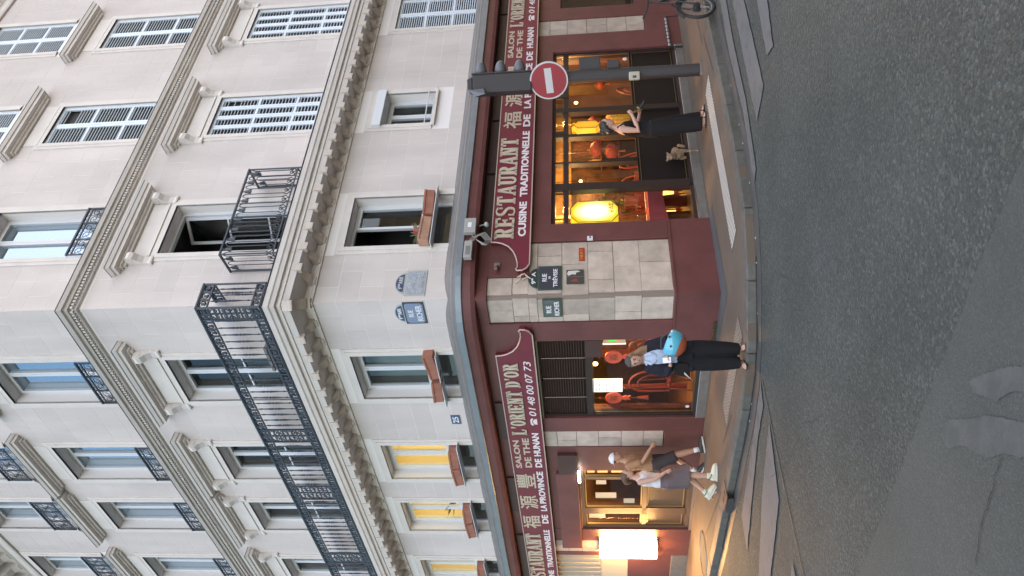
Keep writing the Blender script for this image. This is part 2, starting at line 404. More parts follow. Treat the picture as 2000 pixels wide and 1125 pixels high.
# ---------------- windows
SPAND=mat('spandrel_brown',(.075,.065,.06),.5)
def rect_frame(mb,x0,x1,z0,z1,w,y0,y1,wz=None):
    wz=wz or w
    mb.box(x0,x0+w,y0,y1,z0,z1); mb.box(x1-w,x1,y0,y1,z0,z1); mb.box(x0+w,x1-w,y0,y1,z0,z0+wz); mb.box(x0+w,x1-w,y0,y1,z1-wz,z1)
def surround(F,s,w,z0,z1,sg,base=False):
    mb=MB(); a=.15
    for (o,t) in ((-.022,a),(-.04,.085),(-.03,.03)):
        x0,x1=-w/2-t,w/2+t
        mb.box(x0,-w/2,o,.006,z0,z1+t); mb.box(w/2,x1,o,.006,z0,z1+t); mb.box(-w/2,w/2,o,.006,z1,z1+t)
    return mb.build('window_surround',TRIM,BLD,fx(F,sg*s,0,0),ANG[F])
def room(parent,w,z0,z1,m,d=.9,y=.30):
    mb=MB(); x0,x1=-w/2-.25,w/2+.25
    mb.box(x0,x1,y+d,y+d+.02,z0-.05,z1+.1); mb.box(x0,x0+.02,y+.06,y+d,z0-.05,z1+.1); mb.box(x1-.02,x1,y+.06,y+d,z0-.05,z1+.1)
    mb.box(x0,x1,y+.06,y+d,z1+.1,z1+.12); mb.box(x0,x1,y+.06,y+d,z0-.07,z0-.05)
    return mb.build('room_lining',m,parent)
def leaf_panes(parent,x0,x1,z0,z1,bars,glass,y=.235):
    """glass of a leaf as separate panes between its glazing bars"""
    zs=[z0]+[z0+(z1-z0)*t for t in bars]+[z1]
    for a,b in zip(zs,zs[1:]): MB().box(x0,x1,y,y+.006,a+.012,b-.012).build('pane',glass,parent)
def window(F,sg,s,w,z0,z1,bars=(.5,),glass=None,inside=DARK,open_leaf=None,low=0,fw=.055,d=.9,skip=None):
    """casement: frame part with panes, lining; low = height of a fixed lower light"""
    mb=MB(); y0,y1=.20,.26
    rect_frame(mb,-w/2,w/2,z0,z1,fw,y0,y1)
    zb=z0+low
    if low: mb.box(-w/2+fw,w/2-fw,y0-.004,y1,zb-.03,zb+.03)
    # leaves: meeting stile
    lw=.05
    for k in (-1,1):
        if open_leaf==k or skip==k: continue
        a,b=(-w/2+fw,-.002) if k<0 else (.002,w/2-fw)
        rect_frame(mb,a,b,zb+(.03 if low else fw),z1-fw,lw,y0-.012,y1-.01)
        for t in bars:
            z=zb+fw+(z1-zb-2*fw)*t; mb.box(a+lw,b-lw,y0,y1-.015,z-.013,z+.013)
    o=mb.build('window',PVC,BLD,fx(F,sg*s,0,0),ANG[F])
    for k in (-1,1):
        if open_leaf==k or skip==k: continue
        a,b=(-w/2+fw,-.002) if k<0 else (.002,w/2-fw)
        leaf_panes(o,a+lw,b-lw,zb+fw+lw-.02,z1-fw-lw+.01,bars,glass or PANED)
    if low:
        MB().box(-w/2+fw,w/2-fw,.225,.231,z0+fw,zb-.03).build('pane',PANED,o); MB().box(-w/2+fw,w/2-fw,.24,.25,z0+fw,zb-.02).build('spandrel',SPAND,o)
    if open_leaf:
        k=open_leaf; lf=MB(); L=w/2-fw
        rect_frame(lf,0,L,zb+.03,z1-fw,lw,-.02,.02)
        for t in bars: z=zb+fw+(z1-zb-2*fw)*t; lf.box(lw,L-lw,-.012,.012,z-.013,z+.013)
        q=lf.build('open_leaf',PVC,o,V(k*(w/2-fw),.25,0), R_(58) if k<0 else R_(180-58))
        MB().box(lw,L-lw,-.003,.003,zb+.07,z1-fw-lw).build('pane',PANED,q)
    if inside is not None: room(o,w,z0,z1,inside,d)
    return o
def shutter(F,sg,s,w,z0,z1,leaves,rows,slats=11,missing=(),y0=.018):
    """closed louvred shutters: frame part, each leaf's slats a sub-part"""
    mb=MB(); lw=w/leaves; st=.048 if leaves>2 else .062
    o=None; sl=[]
    for i in range(leaves):
        x0=-w/2+i*lw+.003; x1=x0+lw-.006
        mb.box(x0,x0+st,y0,y0+.035,z0,z1); mb.box(x1-st,x1,y0,y0+.035,z0,z1)
        h=(z1-z0-.05)/rows
        for r in range(rows+1): mb.box(x0+st,x1-st,y0,y0+.035,z0+r*h,z0+r*h+.05)
    o=mb.build('shutters',SHUT,BLD,fx(F,sg*s,0,0),ANG[F])
    for i in range(leaves):
        x0=-w/2+i*lw+.003+st; x1=x0+lw-.006-2*st; q=MB()
        for r in range(rows):
            a=z0+r*h+.05; b=z0+(r+1)*h; n=slats; p=(b-a)/n
            for k in range(n):
                if (i,r,k) in missing: continue
                z=a+(k+.5)*p
                q.obox(((x0+x1)/2,y0+.018,z),(1,0,0),(0,.8,.6),(0,-.6,.8),(x1-x0)/2,.018,.007)
        tag(q.build('slats',SHUT,o),kind='stuff')
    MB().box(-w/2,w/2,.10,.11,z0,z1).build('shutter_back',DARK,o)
    return o
def scroll(mb,cx,cz,r,y,a0,turn,tr=.006,n=14):
    pts=[]
    for i in range(n+1):
        t=i/n; rr=r*(1-.75*t); a=R_(a0)+turn*t*math.pi*2.1
        pts.append((cx+rr*math.cos(a),y,cz+rr*math.sin(a)))
    mb.tube(pts,tr,4,cap=False)
def ring(mb,cx,cz,rx,rz,y,tr=.006,n=12):
    mb.tube([(cx+rx*math.cos(2*math.pi*i/n),y,cz+rz*math.sin(2*math.pi*i/n)) for i in range(n)],tr,4,closed=True)
def small_railing():
    """ornate cast railing across a window, 1.12 wide .55 high, at y=0"""
    mb=MB(); w=.56
    mb.box(-w,w,-.02,.02,.52,.55); mb.box(-w,w,-.01,.01,.44,.458); mb.box(-w,w,-.012,.012,.03,.05)
    for x in (-w+.012,-.19,.19,w-.012): mb.box(x-.011,x+.011,-.011,.011,0,.52)
    for i in range(12): ring(mb,-w+.047+i*.0925,.49,.036,.026,0,.006,8)
    for c in (-.37,0,.37):
        for k in (-1,1):
            scroll(mb,c+k*.08,.34,.075,0,90-k*60,k,.008); scroll(mb,c+k*.08,.15,.075,0,-90+k*60,-k,.008)
            mb.tube([(c+k*.155,0,.06),(c+k*.13,0,.16),(c+k*.165,0,.25),(c+k*.13,0,.34),(c+k*.155,0,.43)],.007,4)
        ring(mb,c,.245,.05,.07,0,.009,10); mb.ell((c,0,.245),(.03,.012,.045),8,5)
        mb.tube([(c,0,.05),(c,0,.18)],.008,4); mb.tube([(c,0,.31),(c,0,.44)],.008,4)
    return mb.mesh('window_railing')
RAILM=small_railing(); RAILM.materials.append(IRON)
def railing(F,sg,s,z):
    return link('window_railing',RAILM,None,BLD,fx(F,sg*s,-.06,z),ANG[F])
def pediment(F,sg,s,z,hw=1.02,o=.25,console=True,frieze=True):
    """moulded hood on two scrolled consoles above a window; z = top"""
    mb=MB(); prof=[(.0,z-.20),(.055,z-.195),(.065,z-.165),(.10,z-.16),(.11,z-.125),(.19,z-.118),(.20,z-.062),(.225,z-.058),(o-.005,z-.015),(o,z)]
    outer=[(-a,b) for a,b in prof]
    # front moulding and the two returns, mitred
    vs=[];fs=[];n=len(prof)
    for xs,yy in ((-1,'w'),(-1,'f'),(1,'f'),(1,'w')):
        for a,b in prof: vs.append((xs*(hw-o+a), 0.0 if yy=='w' else -a, b))
    for i in range(3):
        for k in range(n-1): fs.append((i*n+k,i*n+k+1,(i+1)*n+k+1,(i+1)*n+k))
    fs.append((n-1,2*n-1,3*n-1,4*n-1)); fs.append((0,n,2*n,3*n))
    mb.add(vs,fs)
    q=mb.build('window_hood',TRIM,BLD,fx(F,sg*s,0,0),ANG[F])
    MB().box(-hw-.003,hw+.003,-o-.006,.0,z+.001,z+.012).build('lead_cover',IRON,q)
    dn=MB(); x=-hw+.17
    while x<hw-.16: dn.box(x,x+.03,-.115,-.07,z-.16,z-.128); x+=.055
    tag(dn.build('dentils',TRIM,q),kind='stuff')
    if console:
        for k in (-1,1):
            c=MB(); x=k*(hw-o-.075)
            pr=[(0,z-.64),(-.035,z-.63),(-.05,z-.60),(-.035,z-.56),(-.05,z-.48),(-.10,z-.40),(-.165,z-.34),(-.185,z-.28),(-.17,z-.22),(-.13,z-.20),(0,z-.20)]
            c.prism(pr,'x',x-.07,x+.07)
            for e in (-.072,.072): c.cyl((x+e-.006,-.10,z-.275),(x+e+.006,-.10,z-.275),.055,n=10); 
            c.cyl((x-.085,-.025,z-.615),(x+.085,-.025,z-.615),.03,n=8)
            c.build('console',TRIM,q)
    if frieze:
        f=MB(); hx=hw-o-.17
        f.box(-hx,hx,-.018,0,z-.50,z-.225); f.box(-hx,hx,-.045,0,z-.545,z-.50); f.box(-hx,hx,-.03,0,z-.60,z-.57)
        f.build('frieze',TRIM,q)
    return q
for F,sg in (('R',1),('L',-1)):
    for s,w,z0,z1,k,i in OP[F]:
        if k==0:
            surround(F,s,w,z0,z1,sg)
        else:
            surround(F,s,w,z0,z1,sg)
            if k==1: pediment(F,sg,s,10.03,hw=1.03 if F=='R' else (1.03 if i in(0,3,4,5) else 1.0))
            if k==2: pediment(F,sg,s,13.47,hw=1.02 if F=='R' else 1.0,console=False)
        if F=='R':
            if k==0 and i==0: window(F,sg,s,w,z0,z1,(),PANED,DARK,low=.62,skip=-1)
            if k==0 and i==1:
                window(F,sg,s,w,z0,z1-.17,(),PANED,ROOMG)
                MB().box(-w/2-.06,w/2+.06,-.10,.20,z1-.17,z1+.01).build('roller_shutter_box',PVC,BLD,fx(F,s,0,0),ANG[F],bevel=.008)
                rl=MB(); rl.tube([(-w/2,-.05,z0+.14),(w/2,-.05,z0+.14)],.012,6); rl.build('guard_bar',PVC,BLD,fx(F,s,0,0),ANG[F])
                MB().box(-w/2-.05,w/2+.05,-.07,.2,z0-.05,z0).build('window_sill',TRIM,BLD,fx(F,s,0,0),ANG[F])
            if k==0 and i>1: shutter(F,sg,s,w,z0,z1,2,3)
            if k==1:
                if i==0: window(F,sg,s,w,z0,z1,(.33,.66),PANED,DARK,open_leaf=1,skip=-1)
                else: shutter(F,sg,s,w,z0,z1,4,3,missing={(3,2,8),(3,2,6)} if i==1 else ())
            if k==2:
                if i==0: window(F,sg,s,w,z0,z1,(),PANE,DARK); railing(F,sg,s,z0)
                else: shutter(F,sg,s,w,z0,z1,2,3,missing={(1,2,8),(1,2,7),(1,2,6)} if i==1 else ())
            if k==3:
                if i==0: window(F,sg,s,w,z0,z1,(),PANE,DARK); railing(F,sg,s,z0)
                else: shutter(F,sg,s,w,z0,z1,2,3)
        else:
            if k==0:
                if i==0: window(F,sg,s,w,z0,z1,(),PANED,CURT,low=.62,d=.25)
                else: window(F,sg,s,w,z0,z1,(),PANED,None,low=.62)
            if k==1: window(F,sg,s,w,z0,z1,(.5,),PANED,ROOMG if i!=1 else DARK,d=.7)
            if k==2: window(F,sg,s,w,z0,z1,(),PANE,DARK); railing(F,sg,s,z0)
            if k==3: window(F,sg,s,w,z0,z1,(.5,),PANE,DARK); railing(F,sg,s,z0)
# lit first-floor rooms on the left
LIT=emis('lit_room',(1.0,.86,.52),.27); LITW=emis('lit_room_bright',(1.0,.82,.45),1.6); LAMPW=emis('lamp_shade_lit',(1.0,.85,.55),.6)
WARMWALL=mat('warm_wall',(.75,.55,.22),.8)
for i in range(1,6):
    s=LS[i]; w=1.13
    q=MB(); q.box(-w/2-.2,w/2+.2,.95,.97,4.2,6.1); q.build('lit_wall',LIT if i!=4 else LIT,BLD,fx('L',-s,0,0),ANG['L'])
    q=MB(); q.box(-w/2-.2,-w/2-.18,.30,.95,4.2,6.1); q.box(w/2+.18,w/2+.2,.30,.95,4.2,6.1); q.box(-w/2-.2,w/2+.2,.3,.95,6.1,6.12); q.box(-w/2-.2,w/2+.2,.3,.95,4.18,4.2)
    q.build('room_lining',WARMWALL,BLD,fx('L',-s,0,0),ANG['L'])
for s,dx,z in ((4.30,.18,5.72),(6.285,.30,5.62),(6.285,.25,5.28)):
    q=MB(); q.cyl((dx,.6,z),(dx,.6,z+.2),.13,.09,12); q.build('lamp_shade',LAMPW,BLD,fx('L',-s,0,0),ANG['L'])

# ------------------------------------------------------------------ iron balconies
BO=.46
def rail_run(name, pts, panels, z0, z1, wall_end=()):
    """ornate railing along a polyline of points (relative to CU); panels: [(t0,t1)] solid cast panels in metres along the run"""
    o=empty(name,V(0,0,0)); o.parent=BLD
    return o
def frame_along(p0,p1):
    d=(p1-p0); L=d.length; d.normalize(); n=Vector((-d.y,d.x,0)); return d,n,L
BAL=MB(); BT=MB(); BZ0,BZ1=6.975,8.0
SP=MB()  # one spindle, shared
hz=(BZ1-.19)-(BZ0+.16)
prof=[(0,.011),(.06,.011),(.09,.019),(.12,.012),(.22,.012),(.36,.020),(.46,.025),(.50,.016),(.53,.026),(.56,.016),(.62,.024),(.74,.016),(.86,.012),(.92,.018),(1,.011)]
SP.tube([(0,0,t*hz) for t,_ in prof],[r*.82 for _,r in prof],6)
spm=SP.mesh('baluster'); spm.materials.append(IRON)
LB=empty('balcony_railing',V(0,0,0)); LB.parent=BLD
# run on the left facade from the corner; a short return on the right facade
LA=wx('L',0,-BO)-CU; crn=BIS*BO
endL=fx('L',-LENL+.1,-BO); endR=fx('R',.08,-BO); wallR=fx('R',.08,0)
def band(mb,p0,p1,za,zb,orn):
    d,n,L=frame_along(p0,p1)
    for z,t in ((za,.011),(zb,.011)): mb.obox((p0+p1)/2+V(0,0,z),d,n,V(0,0,1),L/2,.012,t)
    if orn:
        k=max(1,round(L/.155)); st=L/k
        for i in range(k):
            c=p0+d*(i+.5)*st; zc=(za+zb)/2; r=(zb-za)/2-.012
            pts=[]
            for q in range(9):
                a=math.pi*2*q/8*.8+.6; rr=r*(1-.05*q)
                pts.append(c+d*(rr*math.cos(a)*(1 if i%2 else -1))+V(0,0,zc+rr*math.sin(a)))
            mb.tube(pts,.012,4,cap=False)
            mb.obox(c+d*st*.5+V(0,0,zc),d,n,V(0,0,1),.018,.008,r)
            mb.obox(c+V(0,0,zc),d,n,V(0,0,1),.02,.007,.03)
def panel(mb,p0,p1,za,zb):
    d,n,L=frame_along(p0,p1)
    for p in (p0,p1): mb.obox(p+V(0,0,(za+zb)/2),d,n,V(0,0,1),.013,.014,(zb-za)/2)
    rows=max(2,round((zb-za)/.16)); h=(zb-za)/rows; c0=(p0+p1)/2
    for r in range(rows):
        zc=za+(r+.5)*h
        for k in (-1,1):
            pts=[]
            for q in range(11):
                t=q/10; a=-math.pi/2+k*0+math.pi*1.7*t; rr=L*.24*(1-.6*t)
                pts.append(c0+d*(k*(L*.23+rr*math.cos(a)*.8))+V(0,0,zc+rr*math.sin(a)*(1 if r%2 else -1)))
            mb.tube(pts,.012,4,cap=False)
        mb.obox(c0+V(0,0,zc),d,n,V(0,0,1),.016,.01,h*.36); mb.obox(c0+V(0,0,zc),d,n,V(0,0,1),L*.34,.008,.012)
        mb.obox(c0+V(0,0,zc+h*.5),d,n,V(0,0,1),L*.46,.009,.012)
runs=[(crn,endL,[(.0,.25),(3.05,3.40),(4.85,5.30),(7.45,7.85),(9.9,10.3),(12.2,12.6)]),(crn,endR,[]),(endR,wallR,[])]
RLM=MB(); ORN=MB(); nb=0
for p0,p1,pan in runs:
    d,n,L=frame_along(p0,p1)
    RLM.obox((p0+p1)/2+V(0,0,BZ1),d,n,V(0,0,1),L/2+.012,.024,.014)
    band(ORN,p0,p1,BZ1-.17,BZ1-.02,True); band(ORN,p0,p1,BZ0+.01,BZ0+.14,True)
    for a,b in pan:
        panel(ORN,p0+d*a,p0+d*min(b,L),BZ0,BZ1-.02)
    t=.13; 
    while t<L-.04:
        if not any(a-.03<t<b+.03 for a,b in pan):
            q=bpy.data.objects.new('baluster',spm); COL.objects.link(q); q.parent=LB; q.location=p0+d*t+V(0,0,BZ0+.15); nb+=1
        t+=.155
for p in (crn,endR): ORN.obox(p+V(0,0,(BZ0+BZ1)/2),V(1,0,0),V(0,1,0),V(0,0,1),.017,.017,(BZ1-BZ0)/2)
RLM.build('handrail',IRON,LB); tag(ORN.build('cast_ornament',IRON,LB),kind='stuff')
# right-hand small balcony, wrought hairpin bars
RB=empty('balcony_railing',V(0,0,0)); RB.parent=BLD
mb=MB(); rb=MB(); x0,x1=.69,2.64; zt,zb=7.92,6.96
HB=MB()
for (a,b) in (((x0,0),(x0,-BO)),((x0,-BO),(x1,-BO)),((x1,-BO),(x1,0))):
    p0=fx('R',*a); p1=fx('R',*b); d,n,L=frame_along(p0,p1)
    for z,t,w in ((zt,.012,.02),(zb+.06,.009,.01)): rb.obox((p0+p1)/2+V(0,0,z),d,n,V(0,0,1),L/2+.01,w,t)
    k=round(L/.215); st=L/k
    for i in range(k):
        c=p0+d*(i+.5)*st; q=MB(); r=st*.25
        # hairpin: two bars joined by round heads, a leaf block between
        def P(u,z): return c+d*u+V(0,0,z)
        path=[P(-st*.29,zb+.16)]+[P(-st*.29,zt-.14)]+[P(-st*.5+st*.21*math.cos(a_),zt-.13+.08*math.sin(a_)) for a_ in (0.4,1.0,1.57)]
        q.tube(path,.008,5)
        path=[P(st*.29,zb+.16)]+[P(st*.29,zt-.14)]+[P(st*.5-st*.21*math.cos(a_),zt-.13+.08*math.sin(a_)) for a_ in (0.4,1.0,1.57)]
        q.tube(path,.008,5)
        q.tube([P(0,zt-.01),P(0,zt-.06)],.012,5); q.obox(P(0,zt-.12),d,n,V(0,0,1),.028,.010,.055)
        q.tube([P(-st*.29,zt-.2),P(-st*.15,zt-.12),P(0,zt-.06),P(st*.15,zt-.12),P(st*.29,zt-.2)],.008,4)
        q.tube([P(-st*.29,zb+.2),P(-st*.42,zb+.13),P(-st*.2,zb+.07),P(0,zb+.15),P(st*.2,zb+.07),P(st*.42,zb+.13),P(st*.29,zb+.2)],.009,5)
        q.tube([P(r*.6*math.cos(a_),zb+.15+r*.6*math.sin(a_)) for a_ in [6.283*j/8 for j in range(8)]],.008,4,closed=True)
        q.build('railing_bar',IRON,RB)
for p in (fx('R',x0,-BO),fx('R',x1,-BO),fx('R',x0,-.02),fx('R',x1,-.02)): rb.obox(p+V(0,0,(zb+zt)/2),V(1,0,0),V(0,1,0),V(0,0,1),.013,.013,(zt-zb)/2)
p=fx('R',1.50,-BO); rb.obox(p+V(0,0,(zb+zt)/2),fx('R',1,0),fx('R',0,1),V(0,0,1),.013,.013,(zt-zb)/2)
rb.build('handrail',IRON,RB)
# a flower pot trough hung inside the corner railing
q=MB(); q.prism([(.62,7.0),(.62,7.25),(.80,7.34),(1.06,7.34),(1.22,7.26),(1.22,7.0)],'y',-.40,-.14); 
CORN=empty('balcony_planter',wx('L',0,0),ANG['L'],'dark grey angular planter tub behind the corner of the long iron balcony','planter')
tb=MB(); tb.prism([(-1.10,6.93),(-1.12,7.20),(-.62,7.20),(-.64,6.93)],'y',-.40,-.12); tb.build('tub',ZINCD,CORN)
tb=MB(); tb.box(-1.14,-.60,-.42,-.10,7.20,7.25); tb.build('rim',ZINCD,CORN)

# ------------------------------------------------------------------ shop cornice, frieze, wall
course('zinc_flashing',[(0,4.27),(.20,4.17),(.22,4.15),(.22,4.13),(0,4.13)],ZINCD,rad=.62)
course('zinc_flashing',[(0,4.13),(.24,4.13),(.26,4.10),(.26,4.07),(.28,4.06),(.28,4.045),(0,4.045)],ZINCD,rad=.62)
course('zinc_gutter',[(0,4.045),(.30,4.045),(.325,4.03),(.325,3.94),(.305,3.93),(0,3.93)],ZINC,rad=.62)
course('shop_cornice',[(0,3.93),(.285,3.93),(.275,3.80),(.25,3.735),(0,3.72)],BURG,rad=.6)
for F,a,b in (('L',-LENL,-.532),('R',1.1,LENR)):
    MB().box(a,b,-.055,.2,2.9,3.72).build('frieze',FRIEZE_SHADE if F=='R' else BURG,BLD,V(0,0,0),ANG[F])
# awning box panels in the frieze; the right ones painted in its shade colour
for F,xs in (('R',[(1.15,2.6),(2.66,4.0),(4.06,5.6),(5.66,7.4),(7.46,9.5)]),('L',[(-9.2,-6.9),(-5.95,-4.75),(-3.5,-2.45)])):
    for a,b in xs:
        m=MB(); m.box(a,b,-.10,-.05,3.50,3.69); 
        m.build('awning_cassette',FRIEZE_SHADE if F=='R' else BURGD,BLD,V(0,0,0),ANG[F],bevel=.006)
# corner block and pilasters, plinth with a slight ledge
def shop_box(F,a,b,z0,z1,m,o=.012,d=.30,name='shopfront_panel'):
    return MB().box(a,b,-o,d,z0,z1).build(name,m,BLD,V(0,0,0),ANG[F],bevel=.006)
def corner_prism(name,m,L,R,z0,z1,o,d=.25):
    p=[BIS*o, DRv*R+NR*o, DRv*R-NR*d, -BIS*d, DLv*L-NL*d, DLv*L+NL*o]
    q=MB(); q.prism([(v.x,v.y) for v in p],'z',z0,z1); return q.build(name,m,BLD,V(0,0,0))
corner_prism('plinth',BURG,.98,1.44,0,.645,.075)
corner_prism('plinth_ledge',BURG,.99,1.45,.645,.675,.09)
corner_prism('corner_wall',SHOPJOINT,.62,1.16,.675,3.60,.0)
corner_prism('corner_cornice',BURG,.95,1.098,3.56,3.735,.052)
shop_box('R',1.08,1.45,.675,2.95,BURG,.05); shop_box('L',-.94,-.53,.675,3.6,BURG,.05)
shop_box('R',.38,1.10,2.90,3.57,BURG,.05); shop_box('L',-1.05,-.53,2.9,3.57,BURG,.052)
# big dressed stones of the corner: rows from the photo, cut positions along R (positive) and L (negative)
rows=[(.68,1.16,[-.53,.12,.62,1.07]),(1.16,1.57,[-.53,-.36,-.03,.55,1.07]),(1.57,1.97,[-.53,.05,.30,.86,1.07]),(1.97,2.38,[-.53,-.38,.02,.62,1.07]),
      (2.38,2.77,[-.53,-.42,.06,.50,.80,1.07]),(2.77,2.91,[-.53,-.40,-.02,.42,1.07]),(2.91,3.16,[-.53,-.40,-.02,.38]),(3.16,3.56,[-.53,-.27,.05,.38])]
for z0,z1,cuts in rows:
    for a,b in zip(cuts,cuts[1:]):
        g=.003; zz0,zz1=z0+g,z1-g; d=.012+rnd.uniform(-.004,.005); q=MB()
        if a<0<b:   # wraps the rounded corner
            pts=[]
            A=DLv*(-a-g); B=DRv*(b-g)
            pts=[B+NR*d, B-NR*.05, -BIS*.05, A-NL*.05, A+NL*d]
            k=.13
            for i in range(11):
                t=i/10; p=(DLv*k)*(1-t)**2+(DRv*k)*t*t+(NL*(1-t)+NR*t).normalized()*d; pts.append(p)
            q.prism([(v.x,v.y) for v in pts],'z',zz0,zz1); q.build('stone_block',SHOPSTONE,BLD,V(0,0,0))
        else:
            F='R' if b>0 else 'L'
            q.box(a+g,b-g,-d,.04,zz0,zz1).build('stone_block',SHOPSTONE,BLD,V(0,0,0),ANG[F],bevel=.006)
def stone_pier(F,a,b,rows):
    MB().box(a,b,.0,.2,rows[0][0],rows[-1][1]).build('pier_wall',SHOPJOINT,BLD,V(0,0,0),ANG[F])
    for z0,z1,cuts in rows:
        c=[a]+[a+(b-a)*t for t in cuts]+[b]
        for u,v in zip(c,c[1:]):
            MB().box(u+.004,v-.004,-.012-rnd.uniform(0,.005),.04,z0+.004,z1-.004).build('stone_block',SHOPSTONE,BLD,V(0,0,0),ANG[F],bevel=.005)
prow=[(.70,1.06,[.45]),(1.06,1.46,[]),(1.46,1.88,[.55]),(1.88,2.28,[]),(2.28,2.64,[.4]),(2.64,2.92,[])]
stone_pier('L',-3.83,-3.36,prow); stone_pier('R',6.68,7.20,prow); stone_pier('L',-7.70,-7.22,[(1.9,2.3,[]),(2.3,2.6,[]),(2.6,2.9,[.5])])
# burgundy around the openings
for a,b in ((-3.36,-2.97),(-4.45,-3.83)): shop_box('L',a,b,0 if a<-3.5 else .0,2.95,BURG,.03)
shop_box('L',-3.83,-3.36,0,.69,BURG,.03)
for a,b in ((6.10,6.68),(7.20,7.62)): shop_box('R',a,b,0,2.95,BURG,.03)
shop_box('R',6.68,7.20,0,.69,BURG,.03)
shop_box('R',1.45,6.10,2.56,2.95,BURG,.03); shop_box('L',-2.97,-.94,2.875,2.95,BURG,.028); shop_box('L',-4.45,-2.97,2.93,2.96,BURG,.02)
shop_box('R',7.62,10.5,2.42,2.95,BURG,.03); shop_box('R',7.62,10.5,0,.85,BURG,.03); shop_box('R',10.5,LENR,0,2.95,BURG,.03)
# thresholds and sills of stone
PSTONE=mat('sill_stone',(.15,.138,.125),.8,noise=.15,nscale=8,bump=.1)
shop_box('R',1.45,6.10,0,.14,PSTONE,.06); shop_box('L',-2.97,-.94,0,.15,PSTONE,.05)
shop_box('R',1.45,6.10,.14,.165,CHROME,.055); shop_box('L',-2.97,-.94,.15,.17,CHROME,.045)

# ------------------------------------------------------------------ right shop window
FR=mat('dark_wood_frame',(.035,.023,.020),.45,spec=.3); BRASS=mat('brass_trim',(.16,.11,.06),.4,metal=.5)
BLACKP=mat('black_panel',(.014,.010,.009),.5,spec=.2)
def shopwin(F): 
    o=empty('shop_window',V(0,0,0),ANG[F]); o.parent=BLD; return o
RW=shopwin('R'); yg=.10
q=MB(); rect_frame(q,1.45,6.10,.165,2.56,.06,.02,.14,.05)
q.box(1.51,6.04,.03,.13,2.27,2.355)                      # transom rail
for x0,x1,z0 in ((2.27,2.44,.165),(2.93,2.97,1.06),(3.70,3.78,2.27),(4.30,4.42,.165),(4.74,4.82,2.27),(5.28,5.36,.165),(3.62,3.69,1.06)):
    q.box(x0,x1,.02,.13,z0,2.53)
q.build('window_frame',FR,RW)
for a,b in ((1.51,2.27),(2.44,3.70),(3.78,4.74),(4.82,6.04)):
    MB().box(a,b,yg,yg+.008,2.36,2.51).build('pane',SHOPGLASS,RW)
for a,b,z0 in ((1.51,2.27,.22),(2.44,2.93,1.06),(2.97,3.62,1.06),(3.69,4.30,1.06),(4.42,5.28,1.06),(5.36,6.04,1.06)):
    MB().box(a,b,yg,yg+.008,z0,2.27).build('pane',SHOPGLASS,RW)
for a,b in ((2.44,3.66),(3.68,4.30),(4.42,5.28),(5.36,6.04)):
    MB().box(a,b,.06,.13,.215,1.06).build('lower_panel',BLACKP,RW)
tr=MB()
for a,b,z0,z1 in ((1.51,2.27,2.36,2.51),(2.44,3.70,2.36,2.51),(3.78,4.74,2.36,2.51),(4.82,6.04,2.36,2.51),(4.42,5.28,1.06,2.27),(5.36,6.04,1.06,2.27),(2.44,3.66,.24,1.02),(4.42,5.28,.24,1.02),(5.36,6.04,.24,1.02)):
    tr=MB(); rect_frame(tr,a,b,z0,z1,.012,.045,.062); tr.build('bead_trim',BRASS,RW)
hd=MB(); hd.tube([(2.95,-.02,1.06),(2.95,-.02,1.60)],.018,6); hd.box(2.935,2.965,-.02,.03,1.10,1.14); hd.box(2.935,2.965,-.02,.03,1.52,1.56); hd.build('door_handle',BLACKP,RW)
STK=mat('white_sticker',(.75,.75,.75),.5)
for x,z in ((3.05,1.19),(5.92,1.14)):
    MB().prism(arc(x,z,.045,0,360,12)[:-1],'y',yg-.006,yg-.001).build('sticker',STK,RW)
# further window of the right front
R2=shopwin('R'); q=MB(); rect_frame(q,7.62,10.5,.85,2.42,.06,.02,.14); q.box(8.9,9.0,.02,.13,.85,2.4); q.build('window_frame',FR,R2)
for a,b in ((7.68,8.9),(9.0,10.44)): MB().box(a,b,yg,yg+.008,.91,2.36).build('pane',SHOPGLASS,R2)
q=MB(); q.box(7.66,10.6,1.6,1.65,.1,2.8); q.box(10.55,10.6,.3,1.6,.1,2.8); q.box(7.66,10.6,.3,1.6,2.75,2.8); q.box(7.66,10.6,.3,1.6,.1,.15); q.build('room_lining',mat('far_room',(.06,.025,.018),.8),R2)
MB().box(7.70,7.78,.5,.6,.95,2.1).build('warm_curtain',mat('warm_curtain',(.5,.24,.06),.8),R2)
# ------------------------------------------------------------------ left shop window with the louvred upper part
LW=shopwin('L'); q=MB(); rect_frame(q,-2.97,-.94,.17,2.87,.055,.02,.14,.05); q.box(-2.915,-.995,.02,.14,1.95,2.06); q.build('window_frame',FR,LW)
q=MB(); q.box(-2.97,-.94,-.03,.02,2.84,2.875); q.build('steel_rail',ROD,LW)
MB().box(-2.91,-1.0,yg,yg+.008,.22,1.95).build('pane',SHOPGLASS,LW)
for a,b,c,d_ in ((-2.91,-2.898,.22,1.945),(-1.012,-1.0,.22,1.945),(-2.898,-1.012,.22,.232),(-2.898,-1.012,1.933,1.945)): MB().box(a,b,.05,.07,c,d_).build('bead_trim',BRASS,LW)
LOUV=mat('louvre_brown',(.085,.055,.042),.5,spec=.3)
sm=MB().obox((-1.955,.07,0),(1,0,0),(0,.8,-.6),(0,.6,.8),.95,.030,.004).mesh('louvre_slat'); sm.materials.append(LOUV)
for i in range(17):
    o=bpy.data.objects.new('louvre_slat',sm); COL.objects.link(o); o.parent=LW; o.location=(0,0,2.10+i*.043)
MB().box(-2.91,-1.0,.12,.13,2.06,2.82).build('louvre_back',DARK,LW)
q=MB()
for x in (-1.42,-1.93,-2.43): MB().tube([(x,.015,2.06),(x,.015,2.80)],.008,6).build('louvre_rod',ROD,LW)
q=MB(); q.box(-1.40,-1.0,.0,.10,1.78,2.06); q.build('awning_motor',BURGD,LW)
